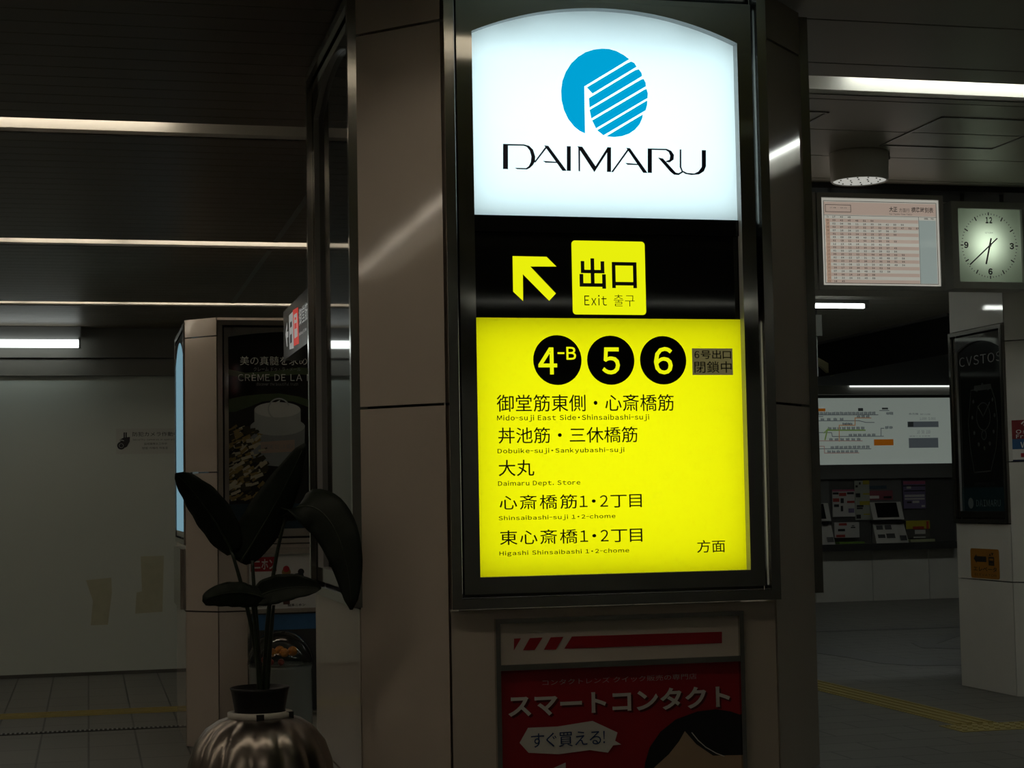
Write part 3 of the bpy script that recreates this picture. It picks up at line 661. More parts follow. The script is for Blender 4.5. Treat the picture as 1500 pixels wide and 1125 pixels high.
m.line(FCd, wl + [wl[0]], 0.010, 0.0012)
wc = (-12.0326,2.0625)
m.line(FCd, [wc, (wc[0] + 0.10, wc[1] + 0.10)], 0.012, 0.0014); m.line(FCd, [wc, (wc[0] - 0.08, wc[1] + 0.08)], 0.012, 0.0014)
for k in range(12):
    a = math.radians(30 * k); m.disc(FCd, wc[0] + 0.17 * math.sin(a), wc[1] + 0.24 * math.cos(a), 0.016, 0.0013, 0, 10)
m.annulus(FCd, wc[0], wc[1], 0.10, 0.108, 0.0013)
m.annulus(FCd, wc[0], wc[1] - 0.14, 0.03, 0.04, 0.0013)
m.slab(FCd, wc[0] - 0.13, wc[1] + 0.20, wc[0] + 0.13, wc[1] + 0.24, 0, 0.001)
m.build('watch_print', DIM, sh)
m = MB(); m.slab(FCd, op[0], op[2], op[1], 1.5266, 0, 0.001); m.build('footer_band', mat('teal_print', (0.010, 0.030, 0.036), rough=0.12, noise=0.05), sh)
m = MB(); b_ = (-12.1863,1.3824,-11.821,1.433); m.text(FCd, 'DAIMARU', b_, 0.002); m.disc(FCd, b_[0] - 0.085, (b_[1] + b_[3]) / 2, 0.042, 0.002, 0, 24); m.build('footer_lettering', mat('faint_white_print', (0.13, 0.15, 0.15), rough=0.2, noise=0.03), sh)

es_ = thing('elevator_sign', (6.56, 12.05, 0.85), 'small orange lift direction sticker with black arrow on the right pillar', 'sticker')
bq = (-12.265, 0.842, -11.835, 1.065)
m = MB(); m.poly(FCx, rrect(*bq, 0.02), 0.003, 0, 0.003); m.build('sticker_sheet', mat('orange_sticker', (0.34, 0.15, 0.015), rough=0.4, noise=0.08), es_)
U0, V0 = bq[0], bq[1]
m = MB()
def eu(x): return U0 + (x - 258) / (775 - 258) * (bq[2] - bq[0])
def ev(y): return bq[3] - (y - 310) / (880 - 310) * (bq[3] - bq[1])
m.poly(FCx, [(eu(x), ev(y)) for x, y in [(318, 505), (372, 415), (372, 458), (550, 458), (550, 565), (372, 565), (372, 600)]], 0.004)
m.ring(FCx, eu(590), ev(625), eu(690), ev(460), 0.012, 0.0032, 0.004); m.slab(FCx, eu(600), ev(590), eu(680), ev(530), 0.0032, 0.004)
m.poly(FCx, [(eu(600), ev(440)), (eu(640), ev(440)), (eu(620), ev(390))], 0.004); m.poly(FCx, [(eu(640), ev(385)), (eu(685), ev(385)), (eu(662), ev(435))], 0.004)
m.text(FCx, 'エレベータ', (eu(310), ev(745), eu(735), ev(655)), 0.004, bold=0.02)
m.text(FCx, 'ELEVATOR', (eu(330), ev(835), eu(725), ev(790)), 0.004)
m.build('lettering', INK, es_)

c_ = 2 ** -0.5
FCc = Frame((6.57, 11.64, 0), (c_, -c_, 0), (-c_, -c_, 0))
wf = thing('wifi_sticker', tuple(FCc.p(0.12, 1.7, 0)), 'red and blue wireless sticker at the right picture edge on the pale pillar', 'sticker')
q = (0.0244,1.7114,0.1151,2.0133)
z0, z1 = q[1], q[3]; du = 0.24; a0 = q[0]
m = MB(); m.slab(FCc, a0, z0, a0 + du, z1, 0, 0.003); m.build('sticker_sheet', WHITE, wf)
zz = lambda y: z1 - (y - 615) / 61 * (z1 - z0)
m = MB(); m.slab(FCc, a0, zz(643), a0 + du, z1, 0.003, 0.004); m.build('red_field', mat('dark_red_sticker', (0.20, 0.012, 0.016), rough=0.4, noise=0.05), wf)
m = MB(); m.slab(FCc, a0, zz(658), a0 + du, zz(643), 0.003, 0.004); m.build('blue_field', mat('blue_sticker', (0.02, 0.10, 0.25), rough=0.4, noise=0.05), wf)
m = MB(); m.text(FCc, 'Osaka', (a0 + 0.03, zz(635), a0 + du - 0.02, zz(629)), 0.005, bold=0.02); m.text(FCc, 'Free', (a0 + 0.03, zz(642), a0 + 0.15, zz(636.5)), 0.005, bold=0.02); m.text(FCc, 'Wi-Fi', (a0 + 0.06, zz(656), a0 + du - 0.03, zz(647)), 0.005, bold=0.02)
for r_ in (0.02, 0.04, 0.06): m.annulus(FCc, a0 + 0.12, zz(628), r_ - 0.006, r_ + 0.004, 0.005, 0, 14, 35, 145)
m.build('lettering', WHITE, wf)
m = MB(); m.slab(FCc, a0 + 0.06, zz(670), a0 + du, zz(664), 0.003, 0.004, 0); m.slab(FCc, a0, zz(676), a0 + du, zz(673.5), 0.003, 0.004, 1); m.build('foot_marks', [RED, mat('navy_print', (0.01, 0.015, 0.05), noise=0.05)], wf)

# ------------------------------------------------------------------ security notice and tape marks on the hoarding
FH = FY(16.2)
sn = thing('security_notice', (0.55, 16.2, 1.97), 'pale security camera notice with camera symbol on the hoarding wall', 'notice')
m = MB(); m.slab(FH, 0.245, 1.968, 0.95, 2.198, 0, 0.003); m.build('notice_sheet', mat('notice_grey', (0.46, 0.48, 0.44), rough=0.4, noise=0.03), sn)
m = MB()
m.text(FH, '防犯カメラ作動中', (0.3897,2.1266,0.8005,2.1665), 0.004, bold=0.003)
m.text(FH, 'Security cameras in operation', (0.392,2.0846,0.7953,2.1069), 0.004)
m.text(FH, '监视摄像头工作中', (0.4922,2.049,0.6951,2.0694), 0.004)
m.text(FH, '방범 카메라 작동중', (0.4763,2.0096,0.7046,2.0308), 0.004)
m.poly(FH, [(0.2691,2.0931),(0.3113,2.1174),(0.368,2.1231),(0.3654,2.0799),(0.3412,2.0345),(0.3231,2.0248),(0.3111,2.0619)], 0.004)
m.line(FH, [(0.3174,2.1581),(0.3173,2.1174)], 0.012, 0.004); m.line(FH, [(0.3343,2.158),(0.3342,2.1197)], 0.012, 0.004)
cc_ = (0.2906,2.0449)
m.annulus(FH, cc_[0], cc_[1], 0.02, 0.036, 0.0046, 0, 20)
m.build('lettering', INK, sn)
m = MB(); m.disc(FH, cc_[0], cc_[1], 0.036, 0.0042, 0, 20); m.annulus(FH, cc_[0], cc_[1], 0.046, 0.052, 0.0046, 0, 20, 60, 260); m.build('symbol_lens', mat('notice_pale', (0.5, 0.52, 0.48), noise=0.03), sn)
m = MB(); m.disc(FH, cc_[0], cc_[1], 0.018, 0.0048, 0, 16); m.build('symbol_pupil', INK, sn)
TAPE = mat('old_tape', (0.42, 0.42, 0.30), rough=0.5, noise=0.12, nscale=14)
for q, l_ in (([(-0.0203,0.8442),(0.1999,0.8624),(0.2055,0.7283),(0.1691,0.4437),(0.0205,0.4426),(0.0387,0.6603)], 'left faint yellowish tape mark on the hoarding wall'), ([(0.4583,1.0451),(0.6637,1.0462),(0.6494,0.5437),(0.4084,0.5331),(0.4211,0.7219),(0.4692,0.7327)], 'right faint yellowish tape mark on the hoarding wall, nearer the pillar')):
    m = MB(); m.poly(FH, q, 0.0015, 0, 0.0014); tag(m.build('tape_mark', TAPE), l_, 'tape mark', 'tape marks on the hoarding')

# ------------------------------------------------------------------ hanging exit sign
FS = FX(1.05)
hs = thing('hanging_sign', (1.10, 8.6, 2.28), 'black hanging direction sign seen end on beside the near pillar frame', 'sign')
m = MB(); m.slab(FS, -9.66, 2.285, -7.35, 2.555, -0.10, 0.0); m.build('sign_body', mat('charcoal_sign', (0.045, 0.045, 0.043), rough=0.25, noise=0.08), hs)
for y in (8.2, 7.6):
    m = MB(); m.tube([(1.10, y, 2.555), (1.10, y, 3.1)], 0.012); m.build('hanger_rod', STEEL, hs)
SW_ = mat('sign_white_print', (0.75, 0.76, 0.72), rough=0.4, emit=(0.9, 0.92, 0.88), es=0.22)
SR_ = mat('sign_red_print', (0.6, 0.03, 0.02), rough=0.4, emit=(1.0, 0.05, 0.03), es=0.35)
hz = (400, 410, 8.654)
m = MB(); m.poly(FS, [(-9.3765,2.5052),(-9.1932,2.5066),(-9.1728,2.3117),(-9.3652,2.3214)], 0.001, 0, 0.001); wbk = m.build('white_block', SW_, hs)
m = MB(); m.poly(FS, [(-9.1926,2.5136),(-8.9574,2.5042),(-8.9383,2.3141),(-9.1575,2.3215)], 0.001, 0, 0.001); m.build('red_block', SR_, hs)
m = MB()
m.poly(FS, [(-9.1369,2.4826),(-8.9944,2.4797),(-8.9801,2.3558),(-9.122,2.3568)], 0.002)
m.poly(FS, [(-9.5501,2.4206),(-9.4747,2.48),(-9.462,2.4465),(-9.4869,2.4274),(-9.4252,2.4257),(-9.4278,2.3939),(-9.4819,2.3947),(-9.4628,2.3436),(-9.4933,2.3506)], 0.001)
m.text(FS, '御堂筋線', (-8.9173,2.4012,-8.4447,2.4892), 0.001, bold=0.004)
m.text(FS, 'Midosuji Line', (-8.9219,2.3462,-8.613,2.3684), 0.001, bold=0.01)
m.build('lettering', SW_, hs)
m = MB()
m.poly(FS, [(-9.3083,2.4608),(-9.2301,2.4611),(-9.2289,2.4317),(-9.3108,2.4314)], 0.0025); m.poly(FS, [(-9.3139,2.3937),(-9.2356,2.3946),(-9.2357,2.3486),(-9.3177,2.3476)], 0.0025)
m.build('pictogram', INK, hs)
m = MB(); m.poly(FS, [(-9.1049,2.4337),(-9.0056,2.4297),(-9.001,2.4006),(-9.1001,2.4043)], 0.003); m.poly(FS, [(-9.0952,2.4637),(-9.0242,2.4603),(-9.0217,2.4478),(-9.0927,2.4502)], 0.003); m.build('line_mark', SR_, hs)

# ------------------------------------------------------------------ potted plant in a steel urn
PX, PY_ = 0.4914, 5.25
ur = thing('steel_urn', (PX, PY_, 0), 'round brushed steel urn with gored ribs holding the dark plant pot', 'planter')
m = MB()
prof = [(0.0, 0.0), (0.158, 0.0), (0.163, 0.015), (0.105, 0.05), (0.063, 0.14), (0.058, 0.25), (0.079, 0.345), (0.136, 0.43), (0.184, 0.513), (0.207, 0.608), (0.213, 0.681), (0.207, 0.744), (0.187, 0.802), (0.157, 0.841), (0.121, 0.865), (0.092, 0.875)]
n = 140; base = 0
for r, z in prof:
    for j in range(n):
        q = 2 * math.pi * j / n; rr = r * (1 + (0.05 * abs(math.sin(q * 7)) - 0.025 if z > 0.42 else 0)); m.v.append((PX + rr * math.cos(q), PY_ + rr * math.sin(q), z))
for k in range(len(prof) - 1):
    for j in range(n):
        j2 = (j + 1) % n; m.f.append((k * n + j, k * n + j2, (k + 1) * n + j2, (k + 1) * n + j)); m.m.append(0); m.sm.append(True)
m.build('urn_body', mat('urn_steel', (0.34, 0.30, 0.265), rough=0.30, metal=1.0, noise=0.12, nscale=30, stretch=(1, 1, 0.1)), ur)
m = MB(); m.lathe(PX, PY_, [(0.092, 0.870), (0.095, 0.875), (0.095, 0.888), (0.082, 0.891), (0.076, 0.889)]); m.build('rim_collar', mat('pale_collar', (0.55, 0.53, 0.48), rough=0.4, noise=0.05), ur)
for x_, a in ((0.462, -95), (0.53, -30)):
    q = math.radians(a); px_, py_ = PX + 0.0955 * math.cos(q), PY_ + 0.0955 * math.sin(q)
    m = MB(); m.box(px_ - 0.011, px_ + 0.011, py_ - 0.004, py_ + 0.004, 0.867, 0.890); m.build('collar_clip', BLACK, ur)
pl = thing('potted_plant', (PX, PY_, 0.87), 'dark broad leaved plant in a black pot left of the near pillar', 'plant')
m = MB(); m.lathe(PX, PY_, [(0.0, 0.870), (0.071, 0.870), (0.0735, 0.891), (0.084, 0.949), (0.088, 0.959), (0.084, 0.961), (0.080, 0.952), (0.0, 0.944)]); m.build('pot', mat('black_plastic_pot', (0.006, 0.006, 0.006), rough=0.5, noise=0.1), pl)
LEAF = mat('dark_leaf', (0.007, 0.012, 0.006), rough=0.55, spec=0.3, noise=0.25, nscale=14)
RIB = mat('leaf_midrib', (0.02, 0.03, 0.015), rough=0.4, noise=0.1)
def bez(P, n):
    out = []
    for k in range(n + 1):
        t = k / n; Q = [Vector(p) for p in P]
        while len(Q) > 1: Q = [Q[i].lerp(Q[i + 1], t) for i in range(len(Q) - 1)]
        out.append(Q[0])
    return out
def leaf(stem, mid, wl, wr, wdir, fold, label, n=22, blunt=0.8):
    """stem and mid: control points; wl / wr: largest half widths; wdir: direction across the blade; fold lifts both halves."""
    S = bez(stem, 12); m = MB(); m.tube(S, [0.0085 - 0.0038 * k / 12 for k in range(13)], 8); m.build('leaf_stem', RIB, pl)
    Mi = bez(mid, n); m = MB(); rows = []
    W = Vector(wdir).normalized()
    for k, p in enumerate(Mi):
        t = k / n
        prof_ = (math.sin(math.pi * min(1, (t * 0.97 + 0.02) ** 0.75)) ** blunt) if t < 0.985 else 0.05
        tan = (Mi[min(k + 1, n)] - Mi[max(k - 1, 0)]).normalized()
        wv = (W - tan * W.dot(tan)).normalized(); nv = tan.cross(wv)
        row = []
        for j in range(-4, 5):
            s_ = j / 4; hw = (wr if j > 0 else wl) * prof_
            wob = 0.004 * math.sin(9 * t * math.pi + (2 if j > 0 else 0)) * abs(s_) ** 2
            row.append(p + wv * (s_ * hw) + nv * (fold * abs(s_) ** 1.4 * hw + wob))
        rows.append(row)
    th_ = 0.0008
    base = len(m.v)
    for row in rows:
        for p in row: m.v.append(tuple(p))
    c = 9
    for k in range(n):
        for j in range(8):
            m.f.append((base + k * c + j, base + k * c + j + 1, base + (k + 1) * c + j + 1, base + (k + 1) * c + j)); m.m.append(0); m.sm.append(True)
    o = lab(m.build('leaf', LEAF, pl), label)
    so = o.modifiers.new('thickness', 'SOLIDIFY'); so.thickness = 0.0014
    m = MB(); m.tube([p + Vector((0, -0.0012, 0.0)) for p in Mi[:-1]], [0.0032 * (1 - 0.8 * k / n) for k in range(n)], 6); m.build('midrib', RIB, o)
def pt(x, z, y=0.0): return (x, PY_ + y, z)
R0 = 0.955
leaf([pt(0.4987, 0.9277), pt(0.4851, 1.08), pt(0.4515, 1.2375, 0.01), pt(0.4116, 1.3656, 0.02)],
     [pt(0.4179, 1.353, 0.02), pt(0.3696, 1.4475, 0.0), pt(0.315, 1.5315, -0.03), pt(0.2478, 1.5924, -0.05)], 0.056, 0.060, (0.62, -0.45, 0.66), 0.22, 'leaf leaning out to the upper left', blunt=0.55)
leaf([pt(0.4935, 0.9277), pt(0.4862, 1.1325), pt(0.4778, 1.2375, 0.02), pt(0.4746, 1.332, 0.02)],
     [pt(0.4389, 1.3267, 0.02), pt(0.4935, 1.416, 0.0), pt(0.5618, 1.521, 0.0), pt(0.6279, 1.6764, -0.03)], 0.066, 0.060, (0.85, 0.10, -0.42), 0.25, 'tall upright leaf at the centre', blunt=0.6)
leaf([pt(0.504, 0.9277), pt(0.5113, 1.1325, 0.02), pt(0.5302, 1.311, 0.02), pt(0.5723, 1.4601, 0.0)],
     [pt(0.5618, 1.4601, 0.0), pt(0.672, 1.563, -0.05), pt(0.7508, 1.395, -0.10), pt(0.7476, 1.185, -0.12)], 0.066, 0.070, (0.92, -0.15, 0.40), -0.22, 'large leaf drooping over to the right', blunt=0.6)
leaf([pt(0.4914, 0.9277, -0.01), pt(0.4851, 1.059, -0.02), pt(0.4778, 1.143, -0.03), pt(0.4673, 1.2186, -0.04)],
     [pt(0.5019, 1.2228, -0.05), pt(0.441, 1.2501, -0.06), pt(0.378, 1.2501, -0.10), pt(0.3171, 1.2249, -0.14)], 0.040, 0.036, (0.12, 0.35, 0.92), 0.35, 'low leaf curling out to the left', blunt=0.45)
leaf([pt(0.5092, 0.9277, -0.01), pt(0.5166, 1.038, -0.02), pt(0.5229, 1.122, -0.03), pt(0.5302, 1.2008, -0.04)],
     [pt(0.4746, 1.2218, -0.03), pt(0.525, 1.2501, -0.06), pt(0.588, 1.2637, -0.10), pt(0.6594, 1.2501, -0.13)], 0.044, 0.042, (-0.10, 0.30, 0.95), 0.3, 'low leaf reaching out to the right', blunt=0.5)

# ------------------------------------------------------------------ clear domed bin with orange balls
BX_, BY_ = 1.130, 10.72
db = thing('domed_bin', (BX_, BY_, 0), 'clear domed display bin at the foot of the rear pillar behind the plant', 'display bin')
GL_ = bpy.data.materials.new('clear_acrylic'); GL_.use_nodes = True
nt = GL_.node_tree; nt.nodes.clear()
tr = nt.nodes.new('ShaderNodeBsdfTransparent'); tr.inputs[0].default_value = (0.9, 0.92, 0.9, 1); gl = nt.nodes.new('ShaderNodeBsdfGlossy'); gl.inputs['Roughness'].default_value = 0.03
fr = nt.nodes.new('ShaderNodeFresnel'); fr.inputs[0].default_value = 1.5; mx = nt.nodes.new('ShaderNodeMixShader'); oo = nt.nodes.new('ShaderNodeOutputMaterial')
nt.links.new(fr.outputs[0], mx.inputs[0]); nt.links.new(tr.outputs[0], mx.inputs[1]); nt.links.new(gl.outputs[0], mx.inputs[2]); nt.links.new(mx.outputs[0], oo.inputs[0])
m = MB(); m.lathe(BX_, BY_, [(0.0, 0.0), (0.19, 0.0), (0.192, 0.02), (0.19, 0.05), (0.188, 0.50), (0.192, 0.51), (0.192, 0.525), (0.18, 0.53), (0.0, 0.53)]); m.build('bin_body', mat('grey_bin_body', (0.34, 0.36, 0.33), rough=0.18, metal=0.3, noise=0.1, nscale=20, stretch=(1, 1, 0.05)), db)
m = MB(); m.lathe(BX_, BY_, [(0.20 * math.cos(math.radians(a)), 0.527 + 0.205 * math.sin(math.radians(a))) for a in range(0, 91, 6)]); m.build('clear_dome', GL_, db)
OR = mat('orange_ball', (0.55, 0.20, 0.02), rough=0.35, noise=0.1); OR2 = mat('dull_red_ball', (0.30, 0.05, 0.04), rough=0.35, noise=0.1)
balls = [(-0.055, -0.03, 0.027, OR, 'orange ball at the left of the pile under the clear dome'), (0.015, -0.07, 0.027, OR, 'orange ball at the front centre of the pile under the clear dome'), (0.07, -0.02, 0.030, OR, 'orange ball at the right of the pile under the clear dome'),
         (-0.09, 0.03, 0.024, OR2, 'dull red ball at the left edge under the clear dome'), (-0.01, -0.12, 0.020, OR2, 'small dull red ball at the front of the pile under the clear dome'), (0.0, 0.05, 0.030, OR, 'orange ball at the back of the pile under the clear dome'), (-0.07, -0.10, 0.02, OR2, 'small dull red ball at the front left under the clear dome')]
for bx, by, r, mt_, l_ in balls:
    zc = 0.531 + r + (0.045 if by > -0.1 and r > 0.025 else 0)
    m = MB(); m.lathe(BX_ + bx, BY_ + by, [(r * math.cos(math.radians(a)) + 1e-5, zc + r * math.sin(math.radians(a))) for a in range(-90, 91, 15)], 20)
    tag(m.build('ball', mt_), l_, 'ball', 'coloured balls under the clear dome')

# ------------------------------------------------------------------ timetable boxes and clock
FT = FY(8.3)
def lit(name, col, k): return mat(name, tuple(x * 0.5 for x in col), rough=0.3, emit=col, es=k, coat=0.6)
TP = lit('timetable_pink', (0.72, 0.56, 0.46), 0.42); TWt = lit('timetable_white', (0.80, 0.78, 0.68), 0.42); TG = lit('timetable_blue_grey', (0.52, 0.62, 0.58), 0.40); TO = lit('timetable_orange', (0.74, 0.50, 0.36), 0.40)
INKL = mat('timetable_ink', (0.05, 0.045, 0.04), rough=0.4, emit=(0.05, 0.045, 0.04), es=0.4)
def timetable(u0, v0, u1, v1, label, full=True):
    t = thing('timetable_box', ((u0 + u1) / 2, 8.45, v0), label, 'timetable', 'hanging timetable boxes')
    m = MB(); m.slab(FT, u0 - 0.02, v0 - 0.022, u1 + 0.02, v1 + 0.022, -0.30, -0.006); m.build('box_body', mat('grey_box_body', (0.70, 0.70, 0.66), rough=0.45, noise=0.04), t)
    m = MB(); m.ring(FT, u0 - 0.024, v0 - 0.026, u1 + 0.024, v1 + 0.026, 0.024, -0.006, 0.008); m.build('bezel', mat('grey_bezel', (0.42, 0.42, 0.40), rough=0.4, noise=0.04), t)
    m = MB(); m.slab(FT, u0, v0, u1, v1, -0.006, 0.0); sh = m.build('lit_sheet', TWt, t)
    for x in (u0 + 0.12, u1 - 0.12):
        m = MB(); m.tube([(x, 8.45, v1 + 0.02), (x, 8.45, 3.069)], 0.012); m.build('hanger_rod', GREYMETAL, t)
    W_, H_ = u1 - u0, v1 - v0
    hh = 0.145 * H_
    m = MB(); m.slab(FT, u0 + 0.015, v1 - hh - 0.02, u1 - 0.015, v1 - 0.02, 0, 0.001)
    n_ = 20; y1 = v1 - hh - 0.024; rh = (y1 - v0 - 0.01) / n_
    for k in range(1, n_, 2): m.slab(FT, u0 + 0.02, y1 - (k + 1) * rh, u0 + W_ * 0.82, y1 - k * rh, 0, 0.001)
    m.build('pink_bands', TP, sh)
    m = MB(); m.slab(FT, u0 + W_ * 0.825, v0 + 0.012, u1 - 0.018, y1 - rh, 0, 0.001); m.build('grey_column', TG, sh)
    m = MB(); m.slab(FT, u0 + 0.022, v0 + 0.012, u0 + 0.045, y1 - rh, 0.001, 0.0016); m.build('hour_column', TO, sh)
    m = MB()
    m.ring(FT, u0 + 0.012, v0 + 0.008, u1 - 0.012, v1 - 0.014, 0.0025, 0.001, 0.002)
    m.line(FT, [(u0 + W_ * 0.825, v0 + 0.01), (u0 + W_ * 0.825, y1)], 0.002, 0.002); m.line(FT, [(u0 + 0.015, y1), (u1 - 0.015, y1)], 0.002, 0.002)
    if full:
        m.ring(FT, u0 + 0.022, v1 - hh - 0.008, u0 + 0.165, v1 - 0.034, 0.0025, 0.001, 0.002)
        m.text(FT, '土曜・休日', (u0 + 0.045, v1 - hh + 0.012, u0 + 0.14, v1 - 0.048), 0.002)
        m.text(FT, '大正', (u0 + W_ * 0.575, v1 - 0.066, u0 + W_ * 0.645, v1 - 0.038), 0.002, bold=0.02); m.text(FT, '方面行', (u0 + W_ * 0.66, v1 - 0.066, u0 + W_ * 0.75, v1 - 0.045), 0.002); m.text(FT, '標準時刻表', (u0 + W_ * 0.765, v1 - 0.067, u0 + W_ * 0.955, v1 - 0.038), 0.002, bold=0.01)
        m.text(FT, 'for Taisho Time Table', (u0 + W_ * 0.575, v1 - 0.082, u0 + W_ * 0.77, v1 - 0.072), 0.002)
        m.text(FT, '備 考', (u0 + W_ * 0.87, y1 - rh + 0.004, u0 + W_ * 0.96, y1 - 0.004), 0.002)
        cnt = [3, 6, 10, 12, 9, 9, 8, 9, 8, 9, 9, 10, 10, 10, 10, 8, 8, 6, 6, 2]; rr = random.Random(5)
        for k, c in enumerate(cnt):
            mins = sorted(rr.sample(range(1, 60), c)) if c < 12 else list(range(2, 60, 5))[:12]
            m.text(FT, str(5 + k if k < 19 else 0), (u0 + 0.028, y1 - (k + 1) * rh + 0.004, u0 + 0.040, y1 - k * rh - 0.004), 0.0022)
            for j, mi in enumerate(mins):
                a = u0 + 0.06 + j * 0.0425; m.text(FT, '%02d' % mi, (a, y1 - (k + 1) * rh + 0.004, a + 0.016, y1 - k * rh - 0.004), 0.0022, bold=0.04)
    m.build('lettering', INKL, sh)
    return t
T0 = (3.6653,2.5696,4.3248,3.023)
tt = timetable(T0[0], T0[1], T0[2], T0[3] - 0.003, 'lit train timetable box hanging from the ceiling beside the clock')
timetable(T0[0] - 0.718, T0[1], T0[2] - 0.718, T0[3] - 0.003, 'second lit timetable box mostly hidden behind the near pillar, only its edge showing', False)

ck = thing('wall_clock', (4.61, 8.4, 2.55), 'square lit station clock hanging at the right edge beside the timetable', 'clock')
CB = (4.395, 2.558, 4.838, 3.018)
D0 = (4.432, 2.596, 4.800, 2.982)
m = MB()
m.ring(FT, *CB, 0.036, -0.13, 0.01); m.build('clock_case', mat('grey_clock_case', (0.50, 0.51, 0.48), rough=0.35, noise=0.04), ck)
m = MB(); m.slab(FT, CB[0], CB[1], CB[2], CB[3], -0.15, -0.13); m.build('case_back', mat('clock_inside', (0.7, 0.72, 0.68), rough=0.5, noise=0.02), ck)
m = MB(); m.poly(FT, [(D0[0], D0[1]), (D0[2], D0[1]), (D0[2], D0[3]), (D0[0], D0[3])], -0.008)
dl = m.build('dial', mat_backlit('pale_green_dial', (0.80, 0.92, 0.76), 0.08, 0.3), ck)
cx, cy = 4.616, 2.789
for dx, dz in ((0, 0),): area_light('clock_lamp', FT.p(cx - 0.012, cy + 0.005, -0.095), 0.12, 0.13, (0, -1, 0), (0.94, 1.0, 0.88), 0.20, ck)
m = MB()
for k in range(60):
    a = math.radians(6 * k); rx, rz = 0.160, 0.170
    if k % 5 == 0:
        r0_, r1_, w_ = (0.90, 1.0, 0.006) if k % 15 else (0.96, 1.02, 0.006)
    else: r0_, r1_, w_ = 0.97, 1.0, 0.003
    m.line(FT, [(cx + rx * r0_ * math.sin(a), cy + rz * r0_ * math.cos(a)), (cx + rx * r1_ * math.sin(a), cy + rz * r1_ * math.cos(a))], w_, -0.007)
for s_, b_ in (('12', (-0.017, 0.118, 0.021, 0.152)), ('3', (0.117, -0.018, 0.143, 0.016)), ('6', (-0.012, -0.155, 0.013, -0.121)), ('9', (-0.146, -0.016, -0.121, 0.018))):
    m.text(FT, s_, (cx + b_[0], cy + b_[1], cx + b_[2], cy + b_[3]), -0.007, bold=0.045)
m.text(FT, 'CITIZEN', (cx - 0.022, cy + 0.064, cx + 0.022, cy + 0.072), -0.007)
m.build('dial_marks', INK, dl)
def hand(name, deg, L, back, w_, d):
    a = math.radians(deg); s_, c2 = math.sin(a), math.cos(a); m = MB()
    m.line(FT, [(cx - back * s_, cy - back * c2), (cx + L * s_, cy + L * c2)], w_, d); m.build(name, INK, ck)
hand('hour_hand', 194, 0.098, 0.035, 0.009, -0.003); hand('minute_hand', 229, 0.155, 0.055, 0.007, -0.001)
m = MB(); m.disc(FT, cx, cy, 0.008, 0.0005, 0, 16); m.build('hand_hub', mat('hub_grey', (0.2, 0.2, 0.2), noise=0.05), ck)
for x in (4.5, 4.73):
    m = MB(); m.tube([(x, 8.37, 3.015), (x, 8.37, 3.069)], 0.012); m.build('hanger_rod', GREYMETAL, ck)
m = MB(); m.box(2.35, 5.6, 8.29, 8.62, 3.07, 3.098)
tag(m.build('sign_rail', mat('dark_rail', (0.03, 0.03, 0.03), rough=0.4, noise=0.05)), 'dark ceiling rail above the timetable and the clock', 'rail')

# ------------------------------------------------------------------ round ceiling lamp and hatches
DX, DY = 3.60, 7.55
cl = thing('round_ceiling_lamp', (3.5331, 7.55, H), 'round drum lamp with dotted white underside on the grey plank ceiling', 'ceiling lamp')
DX = cl.location.x; zb = 2.9637
m = MB(); m.lathe(DX, DY, [(0.0, H), (0.136, H), (0.138, H - 0.01), (0.134, zb + 0.006), (0.130, zb), (0.124, zb), (0.122, zb + 0.008)], 56); m.build('drum', mat('grey_drum', (0.80, 0.77, 0.70), rough=0.4, noise=0.04), cl)
m = MB(); m.lathe(DX, DY, [(0.0, zb + 0.004), (0.124, zb + 0.004)], 56); m.build('lens', mat('drum_lens', (0.6, 0.6, 0.55), rough=0.3, emit=(0.9, 0.92, 0.85), es=0.38, noise=0.05), cl)
m = MB()
for r_, k_ in ((0.045, 6), (0.095, 12)):
    for j in range(k_):
        q = 2 * math.pi * j / k_; m.lathe(DX + r_ * math.cos(q), DY + r_ * math.sin(q), [(0.0, zb + 0.0005), (0.004, zb + 0.0005), (0.004, zb + 0.004)], 8)
m.build('lens_dots', mat('dot_grey', (0.2, 0.19, 0.16), rough=0.4, noise=0.05), cl)
m = MB(); m.box(DX + 0.13, DX + 0.15, DY - 0.02, DY + 0.02, H - 0.03, H); m.build('side_catch', GREYMETAL, cl)
def hatch(x0, x1, y0, y1, label):
    m = MB(); z = H - 0.004; w_ = 0.012
    m.box(x0, x1, y0, y0 + w_, z, H); m.box(x0, x1, y1 - w_, y1, z, H); m.box(x0, x0 + w_, y0, y1, z, H); m.box(x1 - w_, x1, y0, y1, z, H)
    tag(m.build('ceiling_hatch', mat('hatch_edge', (0.3, 0.3, 0.28), rough=0.35, noise=0.04)), label, 'ceiling hatch', 'access hatches in the plank ceiling')
hatch(3.552, 4.13, 6.757, 7.368, 'square access hatch outline in the plank ceiling right of the drum lamp')
hatch(2.45, 3.03, 6.746, 7.36, 'access hatch outline in the plank ceiling beside the pillar edge')

